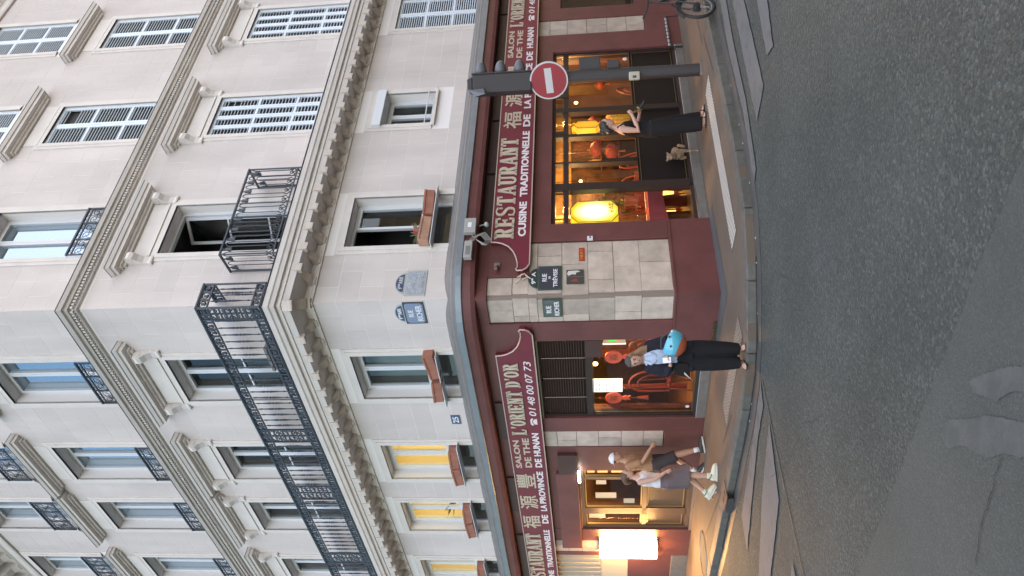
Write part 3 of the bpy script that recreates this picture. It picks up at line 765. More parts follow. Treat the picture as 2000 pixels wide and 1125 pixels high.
MB().prism(arc(-2.83,.30,.035,0,360,12)[:-1],'y',yg-.006,yg-.001).build('sticker',STK,LW)
# ------------------------------------------------------------------ left entrance: recessed doors
GILTT=mat('gilt_trim',(.5,.32,.12),.4,metal=.6)
DO=empty('entrance_door',V(0,0,0),ANG['L']); DO.parent=BLD
WOODD=mat('door_wood',(.13,.075,.045),.4)
q=MB(); yd=.10
rect_frame(q,-6.75,-4.60,.06,2.26,.07,.02,.14)
q.box(-4.99,-4.90,.03,.13,.06,2.2); q.box(-6.24,-6.02,.03,.13,.06,2.2)
q.box(-6.68,-4.67,.03,.13,.94,1.03); q.box(-6.68,-4.67,.03,.13,.06,.16)
q.build('door_frame',WOODD,DO)
for a,b in ((-4.90,-4.67),(-6.02,-4.99),(-6.68,-6.24)):
    MB().box(a,b,yd,yd+.008,1.03,2.19).build('pane',SHOPGLASS,DO)
    MB().box(a,b,yd-.02,yd+.02,.16,.94).build('lower_panel',WOODD,DO)
tr=MB()
for a,b in ((-6.02,-4.99),(-6.68,-6.24),(-4.90,-4.67)):
    for c,d_,e,f,w_ in ((a,b,1.04,2.17,.018),(a+.02,b-.02,.20,.92,.014)): tr=MB(); rect_frame(tr,c,d_,e,f,w_,.05,.085); tr.build('gilt_trim',GILTT,DO)
PAPER=mat('notice_paper',(.62,.50,.34),.7)
for x,z,w,h in ((-5.75,1.55,.20,.42),(-5.93,1.18,.16,.22),(-5.25,1.75,.14,.2),(-6.5,1.78,.2,.34)):
    MB().box(x,x+w,yd-.006,yd-.002,z,z+h).build('notice',PAPER,DO)
MB().box(-6.75,-4.5,-.04,.0,.0,.06).build('door_step',CHROME,DO)
shop_box('L',-6.80,-4.45,2.26,2.95,BURG,.02); shop_box('L',-7.22,-6.75,0,2.95,BURG,.03); shop_box('L',-4.60,-4.45,0,2.26,BURG,.02)
shop_box('L',-7.42,-4.62,2.30,2.72,BURG,.10,name='roller_shutter_box'); shop_box('L',-4.62,-4.0,2.30,2.66,BURGD,.11,name='sign_bracket_box')
q=MB(); q.tube([(-4.86,-.12,2.27),(-4.50,-.12,2.27)],.022,8); TUBE=emis('tube_lit',(1,.95,.85),6)
LT=empty('strip_lamp',CU,ANG['L'],'small white lit fluorescent strip above the narrow side light of the left entrance','lamp'); q.build('tube',TUBE,LT)
MB().box(-4.90,-4.46,-.115,-.09,2.275,2.31).build('mount',ZINCD,LT)
# shop beyond on the far left: ribbed roller shutter and pale panel
shop_box('L',-7.86,-7.70,0,2.95,BURG,.02); shop_box('L',-7.70,-7.22,0,1.9,BURG,.028)
RIB=mat('ribbed_shutter',(.33,.30,.24),.6)
rm=MB().box(-.045,.045,-.02,.02,1.9,2.9).mesh('shutter_rib'); rm.materials.append(RIB)
RS2=empty('ribbed_shutter',V(0,0,0),ANG['L']); RS2.parent=BLD
for i in range(44):
    o=bpy.data.objects.new('shutter_rib',rm); COL.objects.link(o); o.parent=RS2; o.location=(-7.92-i*.1,.03+(.012 if i%2 else 0),0)
shop_box('L',-12.4,-7.86,1.30,1.9,mat('pale_panel',(.50,.44,.32),.6),-.03,name='pale_panel'); shop_box('L',-12.4,-7.86,.35,1.30,BURG,-.03,name='lower_panel')
shop_box('L',-12.4,-7.86,0,.35,PSTONE,.02,name='sill'); shop_box('L',-LENL,-12.4,0,2.95,BURG,.02)

# ------------------------------------------------------------------ slab-serif letters made of strokes (cap height 1)
def stroke_glyph(mb,ch,x0,z0,w,h,y0,y1,t=.30,th=.13):
    """one condensed slab-serif capital in the box x0..x0+w, z0..z0+h"""
    T=t*w; H=th*h; S=.10*w
    def b(a0,a1,c0,c1): mb.box(x0+a0,x0+a1,y0,y1,z0+c0,z0+c1)
    def pr(pts): mb.prism([(x0+a,z0+c) for a,c in pts],'y',y0,y1)
    def serif(cx,c0): b(max(-.02*w,cx-T*.5-S*1.3),min(w*1.04,cx+T*.5+S*1.3),c0,c0+H*.9)
    def bowl(cx0,cx1,c0,c1,tt,a0=-90,a1=90):
        """half ring opening to the left"""
        n=10; o=[];i_=[]
        rx=cx1-cx0; rz=(c1-c0)/2; cz=(c0+c1)/2
        for k in range(n+1):
            a=R_(a0+(a1-a0)*k/n); o.append((cx0+rx*math.cos(a),cz+rz*math.sin(a))); i_.append((cx0+(rx-tt)*math.cos(a),cz+(rz-H)*math.sin(a)))
        for k in range(n): pr([o[k],o[k+1],i_[k+1],i_[k]])
    if ch in 'RD':
        b(S,S+T,0,h); serif(S+T/2,0); serif(S+T/2,h-H*.9)
        if ch=='R':
            bowl(w*.5,w*.93,h*.46,h,T); b(S+T,w*.5,h-H,h); b(S+T,w*.5,h*.46,h*.46+H)
            pr([(w*.42,h*.5),(w*.42+T,h*.5),(w*.98,0),(w*.98-T,0)]); b(w*.72,w*1.02,0,H*.9)
        else: bowl(w*.45,w*.97,0,h,T); b(S+T,w*.45,h-H,h); b(S+T,w*.45,0,H)
    elif ch=='E':
        b(S,S+T,0,h); b(0,w*.95,0,H); b(0,w*.95,h-H,h); b(S+T,w*.72,h/2-H/2,h/2+H/2)
        b(w*.80,w*.95,0,h*.28); b(w*.80,w*.95,h*.72,h); b(w*.64,w*.76,h*.36,h*.64)
    elif ch=='L': b(S,S+T,0,h); b(0,w*.95,0,H); serif(S+T/2,h-H*.9); b(w*.80,w*.95,0,h*.32)
    elif ch=='I': b(w/2-T/2,w/2+T/2,0,h); serif(w/2,0); serif(w/2,h-H*.9)
    elif ch=='T': b(w/2-T/2,w/2+T/2,0,h); b(.02*w,.98*w,h-H,h); serif(w/2,0); b(.02*w,.16*w,h*.70,h); b(.84*w,.98*w,h*.70,h)
    elif ch=='N':
        tt=T*.55; b(S,S+tt,0,h); b(w-S-tt,w-S,0,h); pr([(S,h),(S+T,h),(w-S,0),(w-S-T,0)]); serif(S+tt/2,0); serif(w-S-tt/2,h-H*.9); b(-.02*w,S+T*.5,h-H*.9,h)
    elif ch=='A':
        pr([(w*.42,h),(w*.64,h),(w*.98,0),(w*.98-T*1.1,0)]); pr([(w*.42,h),(w*.55,h),(w*.22,0),(w*.08,0)]); b(w*.25,w*.75,h*.26,h*.26+H*.8)
        b(-.02*w,.32*w,0,H*.9); b(.62*w,1.03*w,0,H*.9)
    elif ch=='U':
        b(S,S+T,h*.25,h); b(w-S-T*.6,w-S,h*.25,h); serif(S+T/2,h-H*.9); serif(w-S-T*.3,h-H*.9)
        n=10; cx=w/2; 
        for k in range(n):
            a0,a1=math.pi*(1+k/n),math.pi*(1+(k+1)/n); ro=(w/2-S); ri=ro-T*.8
            pr([(cx+ro*math.cos(a0),h*.26+h*.26*math.sin(a0)),(cx+ro*math.cos(a1),h*.26+h*.26*math.sin(a1)),(cx+ri*math.cos(a1),h*.26+(h*.26-H)*math.sin(a1)),(cx+ri*math.cos(a0),h*.26+(h*.26-H)*math.sin(a0))])
    elif ch=='O':
        n=20
        for k in range(n):
            a0,a1=2*math.pi*k/n,2*math.pi*(k+1)/n; rx,rz=w*.48,h/2; ix,iz=rx-T,rz-H
            pr([(w/2+rx*math.cos(a0),h/2+rz*math.sin(a0)),(w/2+rx*math.cos(a1),h/2+rz*math.sin(a1)),(w/2+ix*math.cos(a1),h/2+iz*math.sin(a1)),(w/2+ix*math.cos(a0),h/2+iz*math.sin(a0))])
    elif ch=='S':
        pts=[(.88,.80),(.80,.93),(.55,.985),(.25,.93),(.14,.77),(.22,.62),(.5,.52),(.78,.41),(.88,.25),(.78,.08),(.5,.015),(.2,.07),(.11,.22)]
        wd=[.10,.14,.12,.2,.27,.29,.30,.29,.27,.2,.12,.14,.10]
        for k in range(len(pts)-1):
            (a,c),(a2,c2)=pts[k],pts[k+1]; dx,dz=(a2-a)*w,(c2-c)*h; L=math.hypot(dx,dz); nx,nz=-dz/L,dx/L
            t0,t1=wd[k]*w*.42,wd[k+1]*w*.42
            pr([(a*w+nx*t0,c*h+nz*t0),(a2*w+nx*t1,c2*h+nz*t1),(a2*w-nx*t1,c2*h-nz*t1),(a*w-nx*t0,c*h-nz*t0)])
        b(.80*w,.92*w,h*.66,h*.97); b(.08*w,.20*w,h*.03,h*.34)
    elif ch=="'": pr([(w*.2,h),(w*.8,h),(w*.5,h*.68),(w*.3,h*.68)])
def slab_word(parent,word,x0,x1,z0,z1,y,name='gold_letter',gap=.12):
    n=len(word); wts=[.45 if c in "I'" else 1.0 for c in word]; tot=sum(wts); u=(x1-x0)/tot; x=x0
    for c,wt in zip(word,wts):
        if c!=' ':
            w=u*wt*(1-gap if wt==1 else .9); mb=MB()
            e=.008
            stroke_glyph(mb,c,x,z0,w,z1-z0,y-.018,y,t=.30 if wt==1 else .6)
            mb.m=1; stroke_glyph(mb,c,x+.006,z0-.007,w,z1-z0,y,y+.016,t=.36 if wt==1 else .7,th=.16)
            mb.build(name,[GOLD,GOLDSIDE],parent)
        x+=u*wt
def plain_word(parent,word,x0,x1,z0,z1,y,m,name='letters',bold=.02,shear=0):
    me=text_mesh(name,word,x1-x0,z1-z0,.008,bold,shear); return link(name,me,m,parent,V(x0,y,z0))
def phone_icon(parent,x0,x1,z0,z1,y,m):
    q=MB(); w=x1-x0; h=z1-z0
    q.prism([(x0+.1*w,z0),(x1-.1*w,z0),(x1-.16*w,z0+.42*h),(x0+.62*w,z0+.62*h),(x0+.38*w,z0+.62*h),(x0+.16*w,z0+.42*h)],'y',y-.004,y+.004)
    q.prism([(x0,z0+.58*h),(x0+.22*w,z0+.58*h),(x0+.26*w,z0+.74*h),(x1-.26*w,z0+.74*h),(x1-.22*w,z0+.58*h),(x1,z0+.58*h),(x1,z0+.8*h),(x1-.2*w,z1),(x0+.2*w,z1),(x0,z0+.8*h)],'y',y-.004,y+.004)
    return q.build('phone_symbol',m,parent)
SZ0,SZ1=2.89,3.53
def board(parent,x0,x1,flip):
    """red fascia board; its end near the corner sweeps down in a scroll"""
    k=-1 if flip else 1; xe=x0 if not flip else x1          # end near the corner
    pts=[]
    far_=x1 if not flip else x0
    # curved end profile measured from the corner end outwards
    cur=[(.0,.115),(.0,.03),(.06,.0)]
    q=MB()
    top=[(.58,SZ1),(.575,SZ1-.09),(.545,SZ1-.19),(.48,SZ1-.29),(.38,SZ1-.37),(.26,SZ1-.42),(.14,SZ1-.45),(.05,SZ1-.455),(.01,SZ1-.43),(-.02,SZ1-.45),(-.015,SZ1-.53),(.03,SZ1-.60),(.10,SZ0)]
    outl=[(far_,SZ0),(far_,SZ1)]+[(xe+k*a,z) for a,z in top]
    q.prism(outl,'y',-.125,-.06); o=q.build('board',SIGNRED,parent)
    e=MB()
    e.box(min(far_,xe+k*.58),max(far_,xe+k*.58),-.135,-.125,SZ1-.012,SZ1+.004); e.box(min(far_,xe+k*.10),max(far_,xe+k*.10),-.135,-.12,SZ0-.012,SZ0+.008)
    e.tube([(xe+k*a,-.13,z) for a,z in top],.013,6)
    e.build('edge_trim',mat('sign_edge',(.50,.40,.34),.4,metal=.3),parent)
    return o
SR=empty('shop_sign',CU,ANG['R'],'long red fascia sign on the shaded right front with gold RESTAURANT nearest the corner scroll','sign')
SL=empty('shop_sign',CU,ANG['L'],"long red fascia sign on the left front ending in L'ORIENT D'OR at the corner scroll",'sign')
board(SR,.45,10.6,False); board(SL,-12.2,-.60,True)
yL=-.126
slab_word(SR,'RESTAURANT',1.10,3.52,3.16,3.48,yL); slab_word(SR,"L'ORIENT",6.90,8.10,3.19,3.47,yL); slab_word(SR,"D'OR",8.25,8.86,3.19,3.47,yL)
slab_word(SL,'RESTAURANT',-9.13,-6.72,3.17,3.50,yL); slab_word(SL,"L'ORIENT",-3.30,-2.05,3.17,3.45,yL); slab_word(SL,"D'OR",-1.97,-1.36,3.18,3.44,yL)
for ch,a,b in (('福',3.76,4.22),('源',4.38,4.82),('豐',5.07,5.62)):
    plain_word(SR,ch,a,b,3.13,3.46,yL,GOLD,'gold_character',.012)
for ch,a,b in (('福',-6.55,-6.07),('源',-5.80,-5.31),('豐',-5.05,-4.56)):
    plain_word(SL,ch,a,b,3.13,3.50,yL,GOLD,'gold_character',.012)
plain_word(SR,'SALON',5.87,6.76,3.36,3.475,yL,GOLD,'gold_letters',.03); plain_word(SR,'DE THE',5.86,6.78,3.185,3.30,yL,GOLD,'gold_letters',.03)
plain_word(SL,'SALON',-4.36,-3.48,3.35,3.465,yL,GOLD,'gold_letters',.03); plain_word(SL,'DE THE',-4.34,-3.42,3.16,3.285,yL,GOLD,'gold_letters',.03)
for P,wds in ((SR,[('CUISINE',1.14,1.91),('TRADITIONNELLE',2.03,3.67),('DE',3.80,4.13),('LA',4.31,4.56),('PROVINCE',4.62,5.66),('DE',5.76,6.04),('HUNAN',6.16,6.86)]),
              (SL,[('CUISINE',-9.13,-8.36),('TRADITIONNELLE',-8.23,-6.62),('DE',-6.36,-6.03),('LA',-5.88,-5.65),('PROVINCE',-5.60,-4.48),('DE',-4.34,-4.06),('HUNAN',-3.98,-3.27)])):
    for wd,a,b in wds: plain_word(P,wd,a,b,2.965,3.095,yL,WHITEL,'white_letters',.035)
for P,a in ((SR,7.10),(SL,-3.04)):
    phone_icon(P,a,a+.2,2.965,3.085,yL,WHITEL); x=a+.27
    for n in ('01','48','00','07','73'): plain_word(P,n,x,x+.235,2.965,3.09,yL,WHITEL,'white_digits',.006,.18); x+=.30

# ------------------------------------------------------------------ road, pavement, kerbs
ZR=-.10
PAVE=mat('pavement_asphalt',(.118,.088,.064),.8,noise=.16,nscale=1.6,bump=.25,bscale=120)
GRAN=mat('granite_kerb',(.105,.10,.088),.7,noise=.3,nscale=7,rand=.08,bump=.15,bscale=90)
ASPH2=asphalt_mat('smooth_asphalt',(.066,.071,.064),.18,120,.3)
PAINT=worn_mat('worn_road_paint',(.118,.118,.118),(.068,.072,.068),.40,4)
SEAM=mat('road_seam',(.085,.085,.08),.7,noise=.3,nscale=6)
def flat(name,pts,z,m,parent=None,kind='structure',th=None):
    q=MB()
    if th: q.prism(pts,'z',z-th,z)
    else: q.poly([(x,y,z) for x,y in pts])
    o=q.build(name,m,parent)
    if parent is None: tag(o,kind=kind)
    return o
road=flat('road',[(-120,-120),(120,-120),(120,120),(-120,120)],ZR,ASPH)
kerb=[(-13.1,20.9),(-9.0,17.15),(-5.21,13.73),(-4.34,12.80),(-3.55,12.03),(-2.80,11.26),(-2.05,10.58),(-1.62,10.17),(-1.15,9.84),(-.72,9.69),(-.2,9.62),(.3,9.60),(.80,9.66),(1.44,9.98),(2.20,10.55),(3.17,11.32),(3.75,11.78),(4.6,12.5),(8.6,15.5),(14,19.6)]
pv=MB(); n=len(kerb)
inn=[tuple((CU+DLv*16-NL*.3)[:2]),tuple((CU-BIS*.3)[:2]),tuple((CU+DRv*15-NR*.3)[:2])]
pv.prism(kerb+inn[::-1],'z',-.3,0)
pave=tag(pv.build('pavement',PAVE),kind='structure')
# kerb stones of about a metre, one by one
def resample(path,step):
    out=[Vector((*path[0],0))]; acc=0
    for a,b in zip(path,path[1:]):
        a=Vector((*a,0)); b=Vector((*b,0)); L=(b-a).length; t=step-acc
        while t<=L: out.append(a+(b-a)*t/L); t+=step
        acc=(acc+L)%step
    return out
kp=resample(kerb,.92)
for a,b in zip(kp,kp[1:]):
    d=(b-a).normalized(); nrm=Vector((-d.y,d.x,0))       # towards the pavement (left of travel from left to right)
    if nrm.y<0: nrm=-nrm
    q=MB(); g=.006
    p=[a+d*g-nrm*.03, b-d*g-nrm*.03, b-d*g+nrm*.20, a+d*g+nrm*.20]
    q.prism([(v.x,v.y) for v in p],'z',-.28,.008+rnd.uniform(-.003,.004)); q.build('kerb_stone',GRAN,pave,bevel=.012)
# gully inlet in the left kerb
q=MB(); a=V(-3.30,11.66,0); d=(V(-2.80,11.26,0)-V(-3.55,12.03,0)).normalized(); nn=V(-d.y,d.x,0); nn=nn if nn.y>0 else -nn
DRAIN=empty('drain_inlet',a,math.atan2(d.y,d.x),'rusty iron gully inlet with two holes set in the left kerb','drain')
RUST=mat('rusty_iron',(.16,.09,.06),.8,noise=.3,nscale=12)
q=MB(); rect_frame(q,-.2,.2,0,.30,.03,-.16,.12); 
fr=MB(); fr.box(-.22,.22,-.06,.24,.01,.022); fr.build('cover',RUST,DRAIN)
ho=MB(); ho.cyl((-.09,.08,.02),(-.09,.08,.026),.05,n=12); ho.cyl((.09,.08,.02),(.09,.08,.026),.05,n=12); ho.build('holes',DARK,DRAIN)
fc=MB(); fc.box(-.2,.2,-.075,-.06,-.09,.0); fc.build('mouth',DARK,DRAIN)
# gutter band of smoother stone setts along the kerb, drains water
gut=MB()
GUT=mat('gutter',(.07,.069,.066),.6,noise=.3,nscale=5,bump=.2)
off=[]
for i,p in enumerate(kerb):
    a=Vector(kerb[max(i-1,0)]); b=Vector(kerb[min(i+1,n-1)]); d=(b-a).normalized(); nr=Vector((d.y,-d.x)); nr=nr if nr.y<0 else -nr
    off.append((Vector(p)+nr*.03,Vector(p)+nr*.30))
for i in range(n-1): gut.poly([(*off[i][0],ZR+.004),(*off[i+1][0],ZR+.004),(*off[i+1][1],ZR+.004),(*off[i][1],ZR+.004)])
tag(gut.build('gutter',GUT),kind='structure')
wet=MB()
WET=mat('wet_gutter',(.012,.012,.012),.08)
def koff(t,o):
    return Vector(kp[t][:2])
for i0,i1,w in ((4,13,.07),):
    pts=[];pts2=[]
    for i in range(len(kerb)):
        if -4.4<kerb[i][0]<.35:
            pts.append((*off[i][0],ZR+.008)); nn2=(off[i][1]-off[i][0]).normalized(); wv=.05+.035*math.sin(i*2.3); e=off[i][0]+nn2*wv; pts2.append((e.x,e.y,ZR+.008))
    for i in range(len(pts)-1): wet.poly([pts[i],pts[i+1],pts2[i+1],pts2[i]])
tag(wet.build('wet_gutter_line',WET),kind='structure')
# smoother patch of asphalt, seam, worn crossing bands
flat('asphalt_patch',ragged([(0.95,3.40),(-2.32,6.16),(-7.6,10.6),(-14,6),(-8,-8),(5,-8)],.08,.014),ZR+.004,ASPH2)
flat('road_seam',[(-1.16,9.43),(-2.01,8.70),(-3.4,7.35),(-6,4.9),(-6.05,4.85),(-3.45,7.28),(-2.03,8.63),(-1.18,9.38)],ZR+.008,SEAM)
cw=empty('crossing',V(0,0,0)); tag(cw,kind='structure')
for pts in ([(-1.2,9.46),(-2.0,9.98),(-3.3,10.95),(-3.68,10.62),(-2.0,9.74),(-1.5,9.36)],[(-1.62,9.06),(-2.6,9.55),(-3.75,9.9),(-6,11.6),(-6.4,11.1),(-3.55,9.25),(-2.45,8.70)],[(-2.95,8.2),(-3.4,8.35),(-6.2,10.2),(-6.5,9.7),(-3.2,7.85)]):
    flat('crossing_band',ragged(pts,.08,.010),ZR+.012,PAINT,cw)
for pts in ([(4.2,11.5),(3.24,10.93),(2.2,10.05),(1.2,9.52),(1.35,9.37),(2.3,9.86),(3.3,10.6),(4.3,11.2)],[(4.4,11.2),(3.82,10.55),(2.55,9.71),(1.88,9.26),(2.23,8.87),(3.53,9.79),(4.4,10.5)],[(4.4,10.0),(3.27,9.08),(2.49,8.66),(2.51,8.37),(3.08,8.58),(4.5,9.6)]):
    flat('crossing_band',ragged(pts,.08,.010),ZR+.012,PAINT,cw)
WORN=worn_mat('worn_mark',(.086,.087,.083),(.063,.067,.061),.50,8)
for k,pts in enumerate(([(-.99,4.58),(-.93,4.66),(-.82,4.55),(-.78,4.35),(-.72,4.1),(-.70,3.72),(-.80,3.66),(-.86,3.70),(-.88,3.95),(-.95,4.15),(-.93,4.38)],[(-.62,4.26),(-.57,4.31),(-.50,4.12),(-.46,3.95),(-.42,3.70),(-.55,3.68),(-.57,3.9),(-.64,4.04)])):
    flat('worn_mark',ragged(pts,.02,.006,k),ZR+.008,WORN,road)
CRK=mat('crack_dark',(.02,.02,.02),.9)
def crack(pts,w,seed):
    r=random.Random(seed); L=[];Rr=[]
    for i,(a,b) in enumerate(zip(pts,pts[1:])):
        for j in range(6):
            t=j/6; x=a[0]+(b[0]-a[0])*t+r.uniform(-.012,.012); y=a[1]+(b[1]-a[1])*t+r.uniform(-.012,.012); q=w*r.uniform(.4,1.2); d=Vector((b[0]-a[0],b[1]-a[1])).normalized()
            L.append((x-d.y*q,y+d.x*q)); Rr.append((x+d.y*q,y-d.x*q))
    q=MB()
    for i in range(len(L)-1): q.poly([(*L[i],ZR+.0125),(*L[i+1],ZR+.0125),(*Rr[i+1],ZR+.0125),(*Rr[i],ZR+.0125)])
    q.build('crack',CRK,road)
crack([(-.90,3.98),(-1.0,4.05),(-1.12,4.10),(-1.35,4.22),(-1.6,4.3)],.0035,1); crack([(-2.3,9.1),(-1.9,8.2),(-1.4,7.6),(-1.2,6.9)],.0025,2); crack([(1.2,9.1),(1.5,8.1),(1.3,7.2),(1.8,6.4)],.0025,5); crack([(-.4,9.3),(.1,8.6),(.0,7.9)],.003,6)
# blue-grey strip along the wall foot, joints in the pavement
flat('wall_foot_strip',[tuple((CU+DLv*.9+NL*.09)[:2]),tuple((CU+BIS*.09)[:2]),tuple((CU+DRv*1.4+NR*.09)[:2]),tuple((CU+DRv*1.4+NR*.42)[:2]),tuple((CU+BIS*.5)[:2]),tuple((CU+DLv*.9+NL*.3)[:2])],.004,mat('grey_strip',(.08,.083,.087),.7,noise=.15,nscale=6),pave)
for pts in ([(-4.6,14.0),(-3.3,12.1),(-3.27,12.12),(-4.55,14.03)],[(4.0,12.6),(3.2,11.75),(3.22,11.73),(4.03,12.58)],[(-2.45,11.75),(-1.9,11.0),(-1.88,11.02),(-2.42,11.77)],[(5.3,14.0),(3.9,12.7),(3.92,12.68),(5.33,13.98)]):
    flat('pavement_joint',pts,.004,mat('dark_joint',(.05,.045,.04),.8),pave)
# manhole cover ring that shines by the left lamp
MH=empty('manhole_cover',V(-5.05,14.35,0),0,'worn oval iron manhole ring in the lamplit left pavement','manhole cover')
q=MB(); q.tube([(.42*math.cos(a),.42*math.sin(a),.004) for a in [6.283*i/28 for i in range(28)]],.012,4,closed=True); q.build('ring',mat('polished_iron',(.35,.3,.25),.3,metal=.9),MH)
q=MB(); q.cyl((0,0,-.01),(0,0,.005),.40,n=28); q.build('lid',mat('iron_lid',(.10,.085,.07),.85),MH)
# tactile strips: slab with rows of studs
TACT=mat('tactile_pale',(.13,.112,.095),.7,noise=.25,nscale=9)
TACL=mat('tactile_warm',(.15,.12,.095),.75,noise=.2,nscale=9)
STUD=mat('stud_pale',(.46,.42,.38),.6); STUDL=mat('stud_warm',(.26,.21,.17),.6)
def tactile(name,a,b,w,lab,m,sh=.0):
    a=V(*a,0); b=V(*b,0); d=(b-a); L=d.length
    o=empty(name,a,math.atan2(d.y,d.x),lab,'tactile paving')
    n_=max(1,round(L/.40))
    for i in range(n_):
        x0=i*L/n_; MB().box(x0+.003,x0+L/n_-.003,0,w,.001,.006).build('slab',m,o)
    q=MB(); x=.06
    while x<L-.03:
        y=.04
        while y<w-.02:
            q.add([(x-.019,y-.016,.006),(x+.019,y-.016,.006),(x+.019,y+.016,.006),(x-.019,y+.016,.006),(x-.013,y-.011,.012),(x+.013,y-.011,.012),(x+.013,y+.011,.012),(x-.013,y+.011,.012)],[(4,5,6,7),(0,1,5,4),(1,2,6,5),(2,3,7,6),(3,0,4,7)]); y+=.05
        x+=.075
    tag(q.build('studs',STUD if m is TACT else STUDL,o),kind='stuff'); return o
tactile('tactile_paving',(.66,10.22),(3.30,12.17),.45,'pale studded tactile strip on the right pavement in front of the big window',TACT)
tactile('tactile_paving',(-2.13,11.42),(-.72,10.02),.40,'brownish studded tactile strip beside the left kerb behind the helmet woman',TACL)
# litter and moss
LITT=mat('litter_white',(.5,.48,.42),.6); MOSS=mat('moss',(.06,.075,.025),.95,noise=.4,nscale=30)
q=MB()
for k in range(260):
    t=rnd.random(); s=.55+.6*t; 
    p=DLv*s+NL*(.03+.13*abs(rnd.gauss(0,.5))); z=rnd.random()**2*.06
    q.obox((CU.x+p.x,CU.y+p.y,z+.004),(1,0,0),(0,1,0),(0,0,1),.008,.008,.006)
tag(q.build('moss',MOSS),kind='stuff')
q=MB()
for k in range(9):
    i=rnd.randrange(6,15); t=rnd.random(); a=off[i][0].lerp(off[i+1][0],t); b=off[i][1].lerp(off[i+1][1],t); p=a.lerp(b,.1+.25*rnd.random())
    q.obox((p.x,p.y,ZR+.009),(math.cos(k),math.sin(k),0),(-math.sin(k),math.cos(k),0),(0,0,1),.012*rnd.uniform(.4,1.2),.008*rnd.uniform(.4,1),.004)
tag(q.build('litter',LITT),kind='stuff')

# ------------------------------------------------------------------ facade across the side street (outside the picture; shades and reflects)
OB=empty('opposite_building',wx('R',21,-12.5,0),ANG['R'],'stone facade across the side street, outside the picture on the right','building')
MB().box(-17,20,-8,0,-.1,10.5).build('wall',mat('opposite_stone',(.36,.33,.30),.9,noise=.15,nscale=1),OB)
pm=MB().box(-.55,.55,0,.03,0,2.2).mesh('window'); pm.materials.append(mat('opposite_window',(.05,.055,.06),.15))
for i in range(14):
    for j in range(3):
        o=bpy.data.objects.new('window',pm); COL.objects.link(o); o.parent=OB; o.location=(-15.6+i*2.6,0,1.0+j*3.3)

# ------------------------------------------------------------------ restaurant room behind the glass
WARM=mat('room_wall',(.16,.07,.03),.7,noise=.4,nscale=2.5); CEIL=mat('room_ceiling',(.50,.30,.12),.8,noise=.2,nscale=2); FLOORM=mat('room_floor',(.32,.17,.07),.5,noise=.2,nscale=4)
REDC=mat('red_cloth',(.36,.07,.08),.75,noise=.1,nscale=7); REDW=mat('red_lacquer',(.28,.045,.025),.3); CHW=mat('chair_wood',(.26,.055,.028),.3)
poly=[-BIS*.26, DRv*7.6-NR*.16, V(3.2,8.05,0), V(-2.3,8.1,0), DLv*7.2-NL*.16]
flp=[(v.x,v.y) for v in poly]
RM=empty('restaurant_room',V(0,0,0)); RM.parent=BLD
MB().prism(flp,'z',.05,.12).build('room_floor',FLOORM,RM); MB().prism(flp,'z',2.78,2.84).build('room_ceiling',CEIL,RM)
def wallseg(a,b,m,th=.06):
    d=(b-a).normalized(); n_=V(-d.y,d.x,0); c=(a+b)/2+V(0,0,1.45); return MB().obox(c,d,n_,V(0,0,1),(b-a).length/2,th/2,1.33).build('room_wall',m,RM)
for a,b in ((poly[1],poly[2]),(poly[2],poly[3]),(poly[3],poly[4])): wallseg(a,b,WARM)
# panelling strips and pictures on the back walls so the room has depth
q=MB()
for i in range(9):
    p=fx('R',.6+i*.8,3.9-.0); q.obox(p+V(0,0,1.3),fx('R',1,0),fx('R',0,1),V(0,0,1),.03,.05,1.2)
q.build('wall_posts',CHW,RM)
# screen wall behind the left window and behind the right door bays
q=MB(); q.obox(fx('L',-2.4,2.7,1.4),fx('L',1,0),fx('L',0,1),V(0,0,1),1.9,.04,1.28); q.build('partition',mat('partition',(.17,.075,.028),.6,noise=.6,nscale=5,detail=8),RM)
q=MB(); q.obox(fx('R',4.9,2.6,1.4),fx('R',1,0),fx('R',0,1),V(0,0,1),2.3,.04,1.28); q.build('partition',mat('partition_dark',(.075,.032,.014),.5,noise=.75,nscale=5,detail=8),RM)
q=MB(); q.obox(fx('R',1.9,3.0,1.4),fx('R',1,0),fx('R',0,1),V(0,0,1),.75,.04,1.28); q.build('partition',mat('partition_brown',(.10,.045,.018),.5,noise=.7,nscale=5,detail=8),RM)
GOLDLIT=mat('lit_gold_band',(.55,.33,.10),.45,noise=.55,nscale=7,detail=6)  # lamplit top of the back walls, the light put into a golden colour
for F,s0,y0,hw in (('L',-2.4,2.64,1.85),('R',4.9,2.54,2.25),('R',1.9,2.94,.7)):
    q=MB(); q.obox(fx(F,s0,y0,2.5),fx(F,1,0),fx(F,0,1),V(0,0,1),hw,.02,.19); q.build('lit_gold_band',GOLDLIT,RM)
for F,s0,y0,z0,w,h in (('R',6.1,2.53,1.75,.42,.55),('R',3.55,2.53,1.75,.35,.45),('R',4.4,2.53,1.9,.2,.3),('L',-3.4,2.63,1.75,.35,.3),('L',-1.5,2.63,1.7,.3,.4)):
    q=MB(); q.obox(fx(F,s0,y0,z0),fx(F,1,0),fx(F,0,1),V(0,0,1),w,.02,h); q.m=1; q.obox(fx(F,s0,y0-.025,z0),fx(F,1,0),fx(F,0,1),V(0,0,1),w-.05,.01,h-.05); q.build('picture',[BRASS,mat('picture_field',(.22,.09,.03),.5,noise=.8,nscale=9,detail=8)],RM)
def plight(name,p,w,col=(1,.56,.20),r=.08):
    l=bpy.data.lights.new(name,'POINT'); l.energy=w; l.color=col; l.shadow_soft_size=r
    o=bpy.data.objects.new(name,l); COL.objects.link(o); o.location=p; return o
